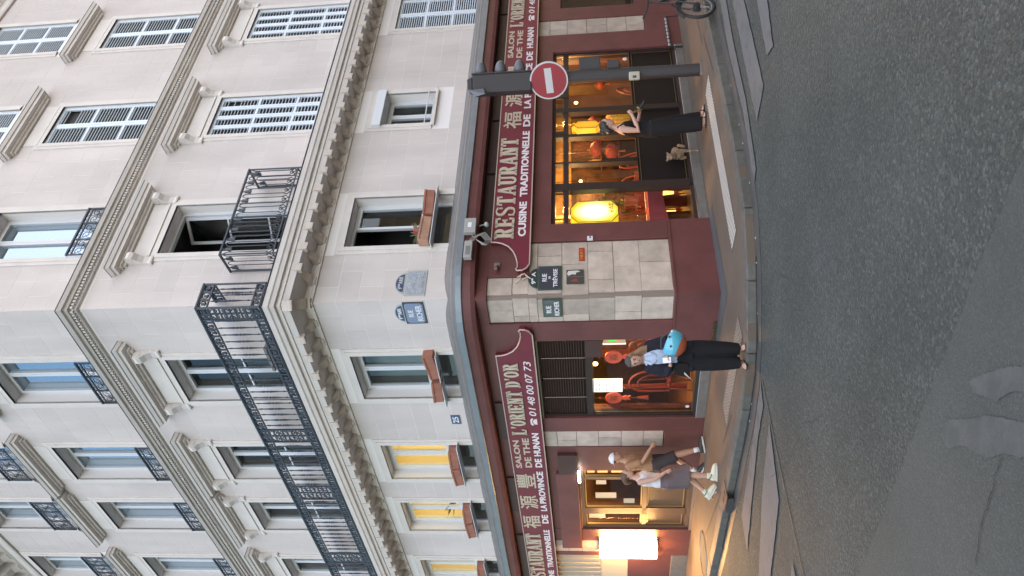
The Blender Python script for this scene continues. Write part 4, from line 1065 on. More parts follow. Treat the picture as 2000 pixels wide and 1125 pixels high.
plight('ceiling_light',wx('R',2.6,.9,2.3),24); plight('ceiling_light',wx('R',5.0,.9,2.35),22); plight('ceiling_light',wx('L',-2.0,.9,2.3),24); plight('ceiling_light',wx('L',-5.5,1.0,2.35),11); plight('ceiling_light',wx('R',8.6,1.2,2.3),2.5)
# added block, first bay: its panels glow in place of the lit floor
GLOWB=empty('floor_glow_block',wx('R',3.45,1.95,.12),ANG['R'],'added low block with glowing yellow panels in place of the lit floor beyond the laid table','glow block')
GLOWP=emis('floor_glow',(1,.62,.13),.5)
q=MB(); q.box(-.9,1.2,.02,.5,0,.85); q.build('body',CHW,GLOWB)
for i in range(4): MB().box(-.85+i*.5,-.85+i*.5+.42,-.005,.015,.10,.52).build('glow_panel',GLOWP,GLOWB)
# octagonal lit lanterns
def lantern_mat(name,edge,core,k):
    m=bpy.data.materials.new(name); m.use_nodes=True; t=m.node_tree; b=t.nodes['Principled BSDF']
    b.inputs['Base Color'].default_value=(.8,.6,.1,1)
    tc=t.nodes.new('ShaderNodeTexCoord'); mp=t.nodes.new('ShaderNodeMapping'); mp.inputs['Scale'].default_value=(4.0,2.5,2.55)
    g=t.nodes.new('ShaderNodeTexGradient'); g.gradient_type='SPHERICAL'
    r=t.nodes.new('ShaderNodeValToRGB'); r.color_ramp.elements[0].position=.0; r.color_ramp.elements[0].color=(*edge,1); r.color_ramp.elements[1].position=.62; r.color_ramp.elements[1].color=(*core,1)
    t.links.new(tc.outputs['Object'],mp.inputs[0]); t.links.new(mp.outputs[0],g.inputs[0]); t.links.new(g.outputs[0],r.inputs[0]); t.links.new(r.outputs[0],b.inputs['Emission Color']); b.inputs['Emission Strength'].default_value=k
    return m
YL=lantern_mat('lantern_paper',(.15,.105,.0),(.9,.75,.25),1.0); YL2=lantern_mat('lantern_paper_dim',(.055,.026,.001),(.10,.05,.003),1.0)
def octa(F,s,y,z,w,h,d,m,lab,name='octagonal_lantern'):
    o=empty(name,wx(F,s,y,z),ANG[F],lab,'lantern'); c=.15
    pts=[(-w/2+c,-h/2),(w/2-c,-h/2),(w/2,-h/2+c*.8),(w/2,h/2-c*.8),(w/2-c,h/2),(-w/2+c,h/2),(-w/2,h/2-c*.8),(-w/2,-h/2+c*.8)]
    MB().prism(pts,'y',-d/2,d/2).build('paper_shade',m,o)
    q=MB(); n_=8
    for y_ in (-d/2,d/2): q.tube([(a,y_,b) for a,b in pts],.009,4,closed=True)
    q.tube([(0,0,h/2),(0,0,2.75-z)],.006,4); q.build('wire_frame',BRASS,o); return o
L1=octa('R',2.02,.40,1.84,.48,.82,.2,YL,'big octagonal paper lantern glowing yellow in the window bay beside the stone corner')
ins=text_mesh('inscription','迎酒客',.22,.09,.004,.006)
link('inscription',ins,mat('lantern_ink',(.10,.06,.0),.7),L1,V(-.05,-.107,-.33))
plight('lantern_light',wx('R',2.02,.40,1.75),.0001)
octa('R',4.30,.42,1.93,.20,.58,.18,YL2,'dim amber octagonal lantern hanging among the red lanterns')
YLF=mat('lit_yellow_paper',(.55,.30,.03),.7,emit=(1,.52,.03),estr=.045,noise=.35,nscale=18,col2=(.35,.09,.02))
fl=empty('fan_lantern',wx('R',4.93,.75,1.30),ANG['R'],'round yellow paper lantern with flower print behind the woman in black','lantern')
q=MB(); q.smooth=True; q.ell((0,0,0),(.29,.13,.25),16,10); q.build('paper_shade',YLF,fl)
q=MB()
for i in range(9):
    a=R_(i*20-80); q.tube([(.29*math.sin(a)*math.cos(t),-.135*math.cos(t)*.98,.255*math.sin(t)) if False else (.292*math.sin(a)*math.cos(R_(t)), -.131*math.cos(a)*math.cos(R_(t)), .252*math.sin(R_(t))) for t in range(-90,91,20)],.004,4)
q.build('rib',BRASS,fl)
# round red lanterns with tassels
REDL=mat('red_lantern',(.26,.032,.018),.55,emit=(1,.06,.02),estr=.005,noise=.35,nscale=22)
def red_lantern(p,r,lab,rot=0,grp='round red lanterns in the right window'):
    o=empty('red_lantern',p,rot,lab,'lantern',grp)
    q=MB(); q.smooth=True; n_=14
    for i in range(n_):
        pass
    q.ell((0,0,0),(r,r,r*.82),14,9); q.build('shade',REDL,o)
    q=MB()
    for i in range(14):
        a=6.283*i/14; q.tube([(r*1.01*math.cos(a)*math.cos(R_(t)),r*1.01*math.sin(a)*math.cos(R_(t)),r*.83*math.sin(R_(t))) for t in (-80,-45,0,45,80)],.003,3)
    q.build('rib',BRASS,o)
    q=MB(); q.cyl((0,0,r*.75),(0,0,r*.92),r*.38,n=10); q.cyl((0,0,-r*.92),(0,0,-r*.75),r*.38,n=10); q.tube([(0,0,r*.9),(0,0,max(r*1.2,2.7-p.z))],.004,4); q.build('cap',BRASS,o)
    q=MB(); q.cyl((0,0,-r*.9),(0,0,-r*1.7),.018,.03,8); q.build('tassel',REDW,o); return o
for s,y,z,r,lab in ((4.22,.9,1.76,.15,'red round lantern lowest on the left of the hanging cluster, nearest the door handle'),(4.62,.9,1.74,.15,'red round lantern in the cluster right above the woman in black'),(5.02,.95,1.78,.16,'red round lantern right of the dim amber octagonal one, its top lit'),(4.45,1.2,1.45,.16,'darker red lantern hanging low behind the head of the woman in black'),(6.7,1.3,1.62,.13,'small red lantern seen right behind the signal pole')):
    red_lantern(wx('R',s,y,z),r,lab)
def pendant(p,w,lab,r=.05,e=2.5):
    o=empty('pendant_bulb',p,0,lab,'lamp'); q=MB(); q.smooth=True; q.ell((0,0,0),(r,r,r*1.35),10,8); q.build('bulb',emis('bulb_lit',(1,.62,.2),e),o)
    q=MB(); q.cyl((0,0,r*1.2),(0,0,r*2.2),r*.5,n=8); q.tube([(0,0,r*2),(0,0,2.76-p.z)],.005,4); q.build('cord',BLACKP,o); plight('bulb_light',p+V(0,0,-.12),w); return o
pendant(wx('R',5.35,1.55,1.95),1.5,'bare glowing bulb hanging among the red lanterns of the right window')
pendant(wx('R',6.0,1.2,2.15),.8,'small bright bulb high behind the glass next to the signal pole',.03,3)
pendant(wx('L',-2.17,.55,1.90),1.2,'small yellow bulb at the top of the left window',.035,2.5)
# tables, chairs, plates
PLATE=mat('white_china',(.75,.66,.58),.3); GLASSW=glass_mat('wine_glass',(.93,.9,.88),.10)
def table(p,rot,w,d,lab,cloth=True):
    o=empty('laid_table',p,rot,lab,'table'); h=.76
    q=MB(); q.box(-w/2,w/2,-d/2,d/2,h-.03,h); q.build('tabletop',CHW,o)
    for sx in (-1,1):
        for sy in (-1,1): q=MB(); q.tube([(sx*(w/2-.06),sy*(d/2-.06),0),(sx*(w/2-.06),sy*(d/2-.06),h-.03)],[.018,.028],6); q.build('leg',CHW,o)
    if cloth:
        q=MB(); n_=10; q.box(-w/2-.01,w/2+.01,-d/2-.01,d/2+.01,h,h+.006)
        e=.012
        for (x0,y0,x1,y1) in ((-w/2,-d/2,w/2,-d/2),(w/2,-d/2,w/2,d/2),(w/2,d/2,-w/2,d/2),(-w/2,d/2,-w/2,-d/2)):
            L=math.hypot(x1-x0,y1-y0); dx,dy=(x1-x0)/L,(y1-y0)/L; nx,ny=dy,-dx; m_=12
            top=[];bot=[]
            for i in range(m_+1):
                t=i/m_; f=.012+.018*math.sin(t*18)**2; cx,cy_=x0+dx*L*t,y0+dy*L*t
                top.append((cx+nx*e,cy_+ny*e,h+.004)); bot.append((cx+nx*(e+f),cy_+ny*(e+f),h-.26-.06*abs(t-.5)*2))
            for i in range(m_): q.poly([bot[i],bot[i+1],top[i+1],top[i]])
        q.build('tablecloth',REDC,o)
    return o
def lay(p,rot,lab,seed=0):
    """plates and glasses standing on a table"""
    for i,(dx,dy) in enumerate(((-.28,-.12),(.05,-.15),(.3,-.1))):
        q=MB(); c=p+V(dx*math.cos(rot)-dy*math.sin(rot),dx*math.sin(rot)+dy*math.cos(rot),0)
        q.loft([((0,0,0),(1,0,0),(0,1,0),.05,.05),((0,0,.008),(1,0,0),(0,1,0),.06,.06),((0,0,.018),(1,0,0),(0,1,0),.10,.10),((0,0,.022),(1,0,0),(0,1,0),.10,.10)],16)
        o=q.build('plate',PLATE,None,c); tag(o,('white plate laid %s on the red table by the window')%('at the left','in the middle','at the right')[i] if False else 'white plate on the red window table, '+('nearest the stone corner','middle of the three','nearest the door')[i],'plate','plates on the window table')
    for i,(dx,dy) in enumerate(((-.1,.02),(.17,.04))):
        c=p+V(dx*math.cos(rot)-dy*math.sin(rot),dx*math.sin(rot)+dy*math.cos(rot),0); q=MB(); q.smooth=True
        pr=[(.0,.035),(.006,.034),(.01,.006),(.075,.006),(.09,.03),(.13,.042),(.19,.036)]
        q.loft([((0,0,z),(1,0,0),(0,1,0),r,r) for z,r in pr],12); o=q.build('wine_glass',GLASSW,None,c); tag(o,'stemmed wine glass on the red window table, '+('left','right')[i]+' of the pair','glass','glasses on the window table')
def chair(p,rot,lab,grp=None,m=None):
    """bentwood chair: seat, hooped back with inner hoop, legs; faces -y"""
    m=m or CHW; o=empty('bentwood_chair',p,rot,lab,'chair',grp)
    q=MB(); q.loft([((0,0,.43),(1,0,0),(0,1,0),.20,.20),((0,0,.46),(1,0,0),(0,1,0),.215,.215),((0,0,.475),(1,0,0),(0,1,0),.20,.20)],16); q.build('seat',REDW,o)
    for hw,top,r in ((.20,1.18,.019),(.125,1.03,.014)):
        q=MB(); pts=[(-hw,.19,.45)]+[(-hw*math.cos(R_(a)),.20+.05*math.sin(R_(a)),.45+(top-.45)*(.55+.45*math.sin(R_(a)))) for a in range(0,181,18)]+[(hw,.19,.45)]
        q.tube(pts,r,6); q.build('back_hoop',m,o)
    for x in (-.05,.05): q=MB(); q.tube([(x,.19,.46),(x,.245,1.0)],.010,5); q.build('back_bar',m,o)
    for sx in (-1,1):
        for sy in (-1,1): q=MB(); q.tube([(sx*.17,sy*.16,.44),(sx*.20,sy*.19,0)],[.018,.013],6); q.build('leg',m,o)
    return o
FZ=.12
table(wx('R',2.55,.95,FZ),ANG['R'],1.15,.72,'table under a dark red cloth, laid with plates in the right window'); lay(wx('R',2.55,.95,FZ+.768),ANG['R'],'')
for s,y,r,lab in ((2.60,1.50,0,'bentwood chair behind the laid table, nearest the lantern'),(3.08,1.45,10,'bentwood chair behind the laid table, in the middle'),(3.75,1.3,-15,'bentwood chair behind the glass door with the long handle'),(4.3,1.15,20,'bentwood chair seen low behind the second door pane')):
    chair(wx('R',s,y,FZ),ANG['R']+R_(r),lab,'chairs of the right dining room')
table(wx('R',3.9,.75,FZ),ANG['R'],.8,.6,'second small red-clothed table behind the door panes')
table(wx('L',-2.55,1.5,FZ),ANG['L'],.9,.7,'red-clothed table in the left window behind the chairs')
chair(wx('L',-1.70,.85,FZ),ANG['L']+R_(160),'orange-red lit chair in the left window nearest the helmet woman','chairs of the left window'); chair(wx('L',-2.75,.75,FZ),ANG['L']+R_(200),'chair with a bright curved top in the left part of the left window','chairs of the left window')
# plant on a stand
PLANTM=mat('plant_green',(.07,.11,.025),.7,noise=.4,nscale=20)
PP=empty('potted_plant',wx('R',2.98,1.15,FZ),0,'leafy green potted plant standing behind the laid table','plant')
q=MB(); q.cyl((0,0,0),(0,0,.9),.10,.13,10); q.build('stand',CHW,PP); q=MB(); q.cyl((0,0,.9),(0,0,1.14),.11,.15,12); q.build('pot',TERRA,PP)
q=MB()
for i in range(150):
    a=rnd.random()*6.283; t=rnd.random(); r=.06+.20*rnd.random(); z=1.15+.62*t*rnd.uniform(.6,1.15); c=Vector((r*math.cos(a),r*math.sin(a),z)); d=Vector((math.cos(a+rnd.uniform(-1,1)),math.sin(a+rnd.uniform(-1,1)),rnd.uniform(-.7,.6))).normalized(); s_=d.cross(Vector((0,0,1))).normalized(); l=rnd.uniform(.05,.10)
    q.add([c-d*l*.5,c+s_*l*.28,c+d*l*.6,c-s_*l*.28],[(0,1,2,3)])
q.build('foliage',PLANTM,PP); q=MB()
for i in range(5): q.tube([(0,0,1.1),(.05*math.cos(i*1.3),.05*math.sin(i*1.3),1.4),(.14*math.cos(i*1.3),.14*math.sin(i*1.3),1.65)],[.010,.007,.004],5)
q.build('stem',PLANTM,PP)
# left window: hanging red ornaments, lit menu, aquarium-green sign
ORED=mat('ornament_red',(.55,.10,.06),.6,emit=(1,.12,.05),estr=.05)
for s,lab in ((1.76,'round red paper ornament hanging beside the head of the helmet woman'),(2.85,'round red paper ornament hanging in the left window beside the lit menu')):
    o=empty('window_ornament',wx('L',-s,.33,1.585),ANG['L'],lab,'ornament','round red ornaments in the left window')
    MB().prism(arc(0,0,.15,0,360,24)[:-1],'y',-.012,.012).build('disc',ORED,o)
    q=MB(); q.tube([(0,0,.15),(0,0,.40)],.005,4); q.ell((0,0,.24),(.035,.02,.02),8,5); q.build('cord',REDW,o)
    q=MB(); q.prism([(-.03,-.15),(.03,-.15),(.07,-.23),(.03,-.22),(.06,-.30),(0,-.26),(-.06,-.30),(-.03,-.22),(-.07,-.23)],'y',-.01,.01); q.build('bow',ORED,o)
    q=MB(); q.tube([(0,0,-.28),(0,0,-.44)],.008,4); q.cyl((0,0,-.42),(0,0,-.62),.02,.045,8); q.build('tassel',REDW,o)
    me=text_mesh('character','福',.15,.15,.004,.004); link('character',me,mat('ornament_gold',(.30,.10,.02),.6),o,V(-.075,-.016,-.075))
MENU=emis('menu_lit',(1,.95,.86),.26)
MN=empty('lit_menu',wx('L',-2.50,.33,1.69),ANG['L'],'white lit menu sheet in the upper middle of the left window','menu')
MB().box(-.17,.17,-.01,.01,-.26,.27).build('sheet',MENU,MN)
q=MB()
for i in range(7):
    z=.20-i*.062
    for x0,w in ((-.14,.10),(-.02,.13)): q.box(x0,x0+w*rnd.uniform(.6,1),-.014,-.010,z,z+.012)
tag(q.build('print_lines',mat('menu_ink',(.25,.22,.2),.7),MN),kind='stuff')
GS=empty('green_sign',wx('L',-1.50,.6,1.56),ANG['L'],'green lit picture sign at the right edge of the left window','sign')
MB().box(-.20,.20,-.01,.01,-.19,.19).build('panel',emis('sign_pale',(.55,.62,.45),.05),GS)
q=MB()
for i in range(26):
    x=rnd.uniform(-.13,.10); z=rnd.uniform(-.05,.15); q.obox((x,-.014,z),(math.cos(i),0,math.sin(i)),(0,1,0),(-math.sin(i),0,math.cos(i)),.035,.004,.009)
tag(q.build('green_motif',emis('sign_green',(.02,.9,.1),.12),GS),kind='stuff')
MB().box(-.215,-.195,-.02,.01,-.2,.2).build('lit_edge',emis('sign_white',(.9,.95,1),.2),GS)
# cabinet glimpsed behind the side light of the door
CB=empty('lit_cabinet',wx('L',-5.9,.95,FZ),ANG['L'],'bright yellow lit cabinet glimpsed through the narrow side light of the entrance','cabinet')
q=MB(); q.box(-.4,.5,.05,.35,0,2.1); q.build('body',CHW,CB); 
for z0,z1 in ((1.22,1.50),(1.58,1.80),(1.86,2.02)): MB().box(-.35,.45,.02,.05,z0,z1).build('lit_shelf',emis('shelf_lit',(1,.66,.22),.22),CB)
# ------------------------------------------------------------------ big wall lamp by the left entrance
LB_=empty('wall_lamp',wx('L',-7.34,0,1.31),ANG['L'],'large bright white box lamp glowing on the wall left of the entrance','lamp')
q=MB(); q.smooth=False
prof=[(-.255,-.03)]+[(.255*math.sin(R_(a)),-.20-.10*math.cos(R_(a))) for a in range(-90,91,18)]+[(.255,-.03)]
q.prism(prof,'z',-.60,.60); q.build('diffuser',emis('lamp_glow',(1,.52,.17),18),LB_)
q=MB(); q.box(-.275,.275,-.035,.0,-.62,.62); q.box(-.27,.27,-.20,-.035,.602,.615); q.box(-.27,.27,-.20,-.035,-.615,-.602); q.build('housing',ZINCD,LB_)

# drinks shelves on the back walls, one bottle a part
BOT=[mat('bottle_green',(.03,.06,.02),.15),mat('bottle_amber',(.20,.07,.01),.15),mat('bottle_clear',(.45,.32,.18),.15),mat('bottle_red',(.22,.02,.01),.2)]
bpr=[(0,.036),(.20,.036),(.24,.014),(.30,.013)]
bms=[]
for m in BOT:
    q=MB(); q.smooth=True; q.loft([((0,0,z),(1,0,0),(0,1,0),r,r) for z,r in bpr],8); me=q.mesh('bottle'); me.materials.append(m); bms.append(me)
def shelf(F,s,y,z,w,rows,lab):
    o=empty('drinks_shelf',wx(F,s,y,z),ANG[F],lab,'shelf')
    for k in range(rows):
        MB().box(-w/2,w/2,-.10,.08,k*.40-.02,k*.40).build('board',CHW,o); x=-w/2+.08
        while x<w/2-.05:
            if rnd.random()<.8:
                b_=bpy.data.objects.new('bottle',rnd.choice(bms)); COL.objects.link(b_); b_.parent=o; b_.location=(x,-.02,k*.40); b_.scale=(1,1,rnd.uniform(.75,1.1))
            x+=rnd.uniform(.09,.16)
    return o
shelf('R',1.95,2.85,1.25,1.2,3,'drinks shelf on the back wall behind the big lit lantern'); shelf('R',3.5,2.42,1.30,.9,2,'drinks shelf behind the glass door with the long handle'); shelf('R',5.75,2.42,1.25,1.0,2,'drinks shelf at the back near the signal pole'); shelf('L',-2.0,2.52,1.10,1.1,3,'drinks shelf at the back of the left window')
for s,y,z,lab in ((1.75,2.8,2.2,'small warm bulb over the shelf behind the big lantern'),(3.45,2.3,2.15,'small warm bulb above the shelf behind the glass door'),(4.75,2.3,2.1,'small warm bulb far back behind the woman in black')):
    pendant(wx('R',s,y,z),1.6,lab,.028,2.0)
q=MB(); q.box(-.55,.55,-.03,.03,-.32,.32)
SCR=empty('folding_screen',wx('R',5.9,1.9,FZ),ANG['R']+R_(20),'tall dark carved folding screen in the right part of the big window','screen')
for i in range(3): MB().box(-.60+i*.42,-.20+i*.42,-.02+.03*(i%2),.01+.03*(i%2),0,1.75).build('screen_panel',mat('screen_lacquer%d'%i if False else 'screen_lacquer',(.05,.02,.01),.35,noise=.7,nscale=12,col2=(.16,.07,.015)),SCR)
chair(wx('R',4.6,1.3,FZ),ANG['R']+R_(15),'bentwood chair seen past the shoulder of the woman in black','chairs of the right dining room'); chair(wx('R',5.6,.9,FZ),ANG['R']+R_(200),'bentwood chair nearest the signal pole, back to the glass','chairs of the right dining room')

# ------------------------------------------------------------------ plaques, numbers, stickers on the walls
ENB=mat('enamel_blue',(.045,.06,.125),.3); ENG=mat('enamel_green',(.04,.075,.06),.4); ENW=mat('enamel_white',(.72,.73,.75),.4); ENF=mat('frosted_enamel',(.34,.36,.40),.55,noise=.3,nscale=14)
EPALE=mat('enamel_faded_blue',(.20,.25,.36),.4,noise=.15,nscale=12); ENGP=mat('enamel_pale_green',(.38,.42,.40),.45); PL_BLK=mat('plate_black',(.045,.045,.05),.45)
def plaque(F,xc,y,z0,w,h,lab,lines,rim,field,lettering,dome=None,dome_field=None,dtext='9ᵉ Arr'):
    o=empty('street_plaque',wx(F,xc,y,z0),ANG[F],lab,'street sign')
    MB().box(-w/2,w/2,-.012,0,0,h).build('plate',rim,o)
    c=.035; b=.022; x=w/2-b
    MB().prism([(-x+c,b),(x-c,b),(x,b+c),(x,h-b-c),(x-c,h-b),(-x+c,h-b),(-x,h-b-c),(-x,b+c)],'y',-.016,-.012).build('field',field,o)
    for wd,a,e,q0,q1 in lines: plain_word(o,wd,a*w,e*w,q0*h,q1*h,-.018,lettering,'letters',.015)
    if dome:
        r=w*.42
        MB().prism([(r*math.cos(R_(a)),h+.003+r*.78*math.sin(R_(a))) for a in range(0,181,12)],'y',-.012,0).build('dome',dome,o)
        MB().prism([(r*.84*math.cos(R_(a)),h+.02+r*.62*math.sin(R_(a))) for a in range(0,181,12)],'y',-.016,-.012).build('dome_field',dome_field,o)
        plain_word(o,dtext,-r*.60,r*.60,h+.035,h+.035+r*.36,-.018,lettering,'letters',.02)
    return o
plaque('R',.335,-.004,4.55,.50,.34,'upper frosted faded street plaque on the right wall with a 9 Arr dome',[('RUE',-.22,.02,.56,.80),('DE TREVISE',-.40,.40,.16,.40)],ENGP,ENF,mat('frost_letters',(.46,.48,.5),.6),ENGP,ENB,'9ᵐᵉARR')
plaque('L',-.265,-.004,4.57,.47,.34,'upper pale blue plaque RUE RICHER on the left wall with a 9 Arr dome',[('RUE',-.16,.16,.55,.80),('RICHER',-.36,.36,.14,.42)],PL_BLK,EPALE,ENW,ENGP,ENB,'9ᵐᵉARR')
plaque('R',.345,-.018,2.385,.47,.37,'lower dark blue plaque RUE DE TREVISE with dome on the corner stones',[('RUE',-.16,.16,.62,.82),('DE',-.05,.05,.47,.55),('TRÉVISE',-.40,.36,.17,.40)],ENG,mat('enamel_night',(.04,.042,.06),.35),ENW,ENG,mat('enamel_night2',(.03,.04,.045),.35),'9ᵉ A')
plaque('L',-.22,-.018,2.39,.38,.30,'small tarnished plaque RUE RICHER without dome on the left corner stones',[('RUE',-.25,.15,.55,.82),('RICHER',-.40,.38,.14,.40)],ENG,mat('enamel_worn',(.10,.115,.12),.2,noise=.5,nscale=10),ENW)
NP=empty('number_plate',wx('L',-3.00,-.004,4.385),ANG['L'],'small blue house number 25 high on the left wall','number plate')
MB().box(-.125,.125,-.01,0,0,.17).build('plate',mat('number_blue',(.05,.075,.16),.3),NP); plain_word(NP,'25',-.085,.085,.03,.14,-.012,ENW,'digits',.02)
NX=empty('sticker',wx('R',.805,-.02,2.02),ANG['R'],'red sticker reading NEXT in yellow letters on the corner stones','sticker')
MB().box(-.135,.135,-.004,0,0,.09).build('backing',mat('sticker_red',(.42,.03,.02),.5),NX); plain_word(NX,'NEXT',-.105,.105,.022,.068,-.008,mat('sticker_yellow',(.55,.28,.04),.5),'letters',.0)
PO=empty('poster',wx('R',.355,-.02,2.04),ANG['R'],'torn dark poster with pale scrap and reddish figure on the corner stones','poster')
MB().box(-.14,.14,-.006,0,0,.27).build('sheet',mat('poster_dark',(.05,.045,.04),.6),PO); MB().box(-.003,.003,-.008,-.006,.0,.27).build('fold',mat('poster_fold',(.2,.17,.13),.6),PO)
MB().prism([(.02,.24),(.06,.26),(.115,.24),(.12,.10),(.10,.05),(.08,.12),(.04,.12),(.05,.18)],'y',-.009,-.006).build('pale_scrap',mat('poster_pale',(.6,.56,.5),.7),PO)
MB().prism([(-.10,.18),(-.08,.21),(-.06,.17),(-.03,.15),(-.05,.12),(-.03,.07),(-.07,.11),(-.11,.06),(-.10,.12)],'y',-.009,-.006).build('red_figure',mat('poster_red',(.25,.05,.03),.7),PO)
WB=empty('junction_box',wx('R',1.09,-.05,1.88),ANG['R'],'tiny white box at the right edge of the corner stones','box')
MB().box(-.03,.03,-.05,0,0,.09).build('box',ENW,WB,bevel=.004); MB().box(-.02,.02,-.054,-.05,.03,.06).build('cover',ZINCD,WB)
# tape scrap above the lower plaque, dark stains
TP=empty('tape_scrap',wx('R',.36,-.03,2.92),ANG['R'],'twisted pale tape scrap stuck above the lower Trevise plaque','tape')
q=MB(); q.tube([(-.10,0,.20),(-.04,-.02,.12),(.05,-.03,.10),(.10,-.01,.06),(.02,-.03,.02),(-.03,-.01,-.05)],.010,5); q.build('strip',mat('pale_tape',(.62,.52,.42),.6),TP)
q=MB(); q.tube([(.0,-.02,.16),(.06,-.03,.05),(.0,-.02,.0),(-.05,-.02,.08)],.012,5); q.build('knot',mat('pale_tape2',(.6,.5,.4),.6),TP)
# electrical boxes and cables under the gutter
BOXG=mat('box_grey',(.33,.325,.30),.5); SPOTW=mat('spot_white',(.40,.40,.38),.4)
EB=empty('electric_box',wx('R',1.19,-.31,3.75),ANG['R'],'square pale grey electric box fixed under the zinc gutter','box')
MB().box(-.15,.15,-.09,0,0,.19).build('case',BOXG,EB,bevel=.008); MB().box(-.05,.05,-.094,-.09,.07,.13).build('label',ENW,EB)
CBX=empty('cable_box',wx('R',.70,-.30,3.78),ANG['R'],'long grey cable distribution box with looped cables under the gutter','box')
MB().box(-.17,.17,-.09,0,0,.13).build('case',BOXG,CBX,bevel=.01); MB().box(-.12,.05,-.095,-.09,.03,.10).build('lid',ZINCD,CBX)
q=MB()
for k in range(4):
    q.tube([(.16,-.05,.08-k*.02),(.26+k*.02,-.06,.02-k*.04),(.30+.02*k,-.05,-.12-k*.02),(.20,-.04,-.20-k*.03),(.10,-.04,-.16-k*.02),(.22,-.04,-.05),(.36,-.03,.06)],.0065,5)
q.build('cable',BOXG,CBX)
CM=empty('camera_bracket',wx('R',1.30,-.24,3.62),ANG['R'],'little white spotlight on a bracket below the square electric box','spotlight')
q=MB(); q.tube([(0,0,.1),(0,-.03,.0),(-.05,-.06,-.02)],.012,5); q.build('arm',SPOTW,CM); q=MB(); q.smooth=True; q.ell((-.05,-.08,-.03),(.04,.055,.04),10,7); q.build('head',SPOTW,CM)
HK=empty('wall_hook',wx('R',.58,-.06,3.40),ANG['R'],'rusty pipe stub on the burgundy wall beside the right scroll','bracket')
q=MB(); q.cyl((0,0,0),(-.12,-.10,.02),.03,n=8); q.build('stub',RUST,HK); q=MB(); q.box(-.03,.06,-.02,0,-.03,.06); q.build('base',ZINCD,HK)
q=MB(); q.tube([(-.85,-.075,3.06),(-.70,-.10,3.13),(-.62,-.11,3.10),(-.66,-.10,2.98)],.012,5)
# ------------------------------------------------------------------ planters on the window ledges
def trough(F,x,y,z,w,tilt,lab,m=None,grp='terracotta troughs on the window ledges'):
    o=empty('flower_trough',wx(F,x,y,z),ANG[F],lab,'planter',grp); o.rotation_euler=(0,R_(tilt),ANG[F])
    q=MB(); pr=[(-.085,0),(-.105,.14),(-.118,.14),(-.118,.175),(.118,.175),(.118,.14),(.105,.14),(.085,0)]
    q.prism(pr,'x',-w/2,w/2); q.build('trough',m or TERRA,o,bevel=.006)
    MB().box(-w/2+.02,w/2-.02,-.10,.10,.176,.18).build('soil',mat('soil',(.03,.02,.015),.95),o)
    q=MB()
    for k in range(7): q.box(-w/2+.04+k*(w-.08)/7,-w/2+.05+k*(w-.08)/7,-.124,-.116,.14,.174)
    tag(q.build('rim_ribs',TERRA,o),kind='stuff'); return o
TER2=mat('terracotta_pale',(.44,.25,.17),.8,noise=.2,nscale=8)
trough('R',1.95,-.10,4.56,.55,-2,'brick red trough tilted on the right corner window, right one of the two'); trough('R',1.33,-.11,4.56,.52,2,'paler terracotta trough on the right corner window, left one of the two',TER2)
trough('L',-1.38,-.10,4.55,.55,-6,'terracotta trough on the first left window, nearest the corner'); trough('L',-2.02,-.11,4.54,.5,4,'terracotta trough on the first left window, farther from the corner')
for s,nm in ((4.28,'second'),(6.27,'third'),(8.68,'fourth')):
    trough('L',-s+.24,-.10,4.55,.5,3,'terracotta trough on the %s left window, right one of the two'%nm); trough('L',-s-.30,-.11,4.55,.5,-3,'terracotta trough on the %s left window, left one of the two'%nm)
# ledges that carry them
for F,sg,ss in (('R',1,(1.69,)),('L',-1,(1.79,4.30,6.285,8.68))):
    for s in ss:
        q=MB(); q.box(-.66,.66,-.19,.02,4.528,4.54); q.build('ledge_bracket',PVC,BLD,fx(F,sg*s,0,0),ANG[F])
# geranium remains in the open window, yucca behind the third left window
def tuft(p,n,l,lab,m,up=.8,cat='plant'):
    o=empty('window_plant',p,0,lab,cat); q=MB()
    for i in range(n):
        a=rnd.random()*6.283; e=rnd.uniform(.2,1.2)*up; d=Vector((math.cos(a)*math.cos(e),math.sin(a)*math.cos(e),math.sin(e))); s_=d.cross(Vector((0,0,1))).normalized()*.012; L=l*rnd.uniform(.6,1)
        q.add([-s_,s_,d*L*.6+s_*.9+V(0,0,.02),d*L+V(0,0,-.03*L),d*L*.6-s_*.9+V(0,0,.02)],[(0,1,2,3,4)])
    q.build('leaves',m,o); q=MB(); q.tube([(0,0,-.10),(0,0,.05)],.015,5); q.build('stem',m,o); return o
tuft(wx('L',-6.35,.40,5.0),34,.42,'spiky green plant in the lit third left window',mat('yucca',(.10,.12,.03),.7))
tuft(wx('R',1.36,-.02,4.75),26,.28,'dry grassy tuft with a red flower in the right corner window box',mat('dry_grass',(.30,.26,.16),.8))
q=MB(); q.smooth=True; q.ell((0,0,0),(.06,.05,.09),8,6); o=q.build('geranium_flower',mat('geranium',(.45,.03,.06),.7),None,wx('R',1.42,-.05,4.80)); tag(o,'red geranium bloom over the paler trough of the right corner window','flower')
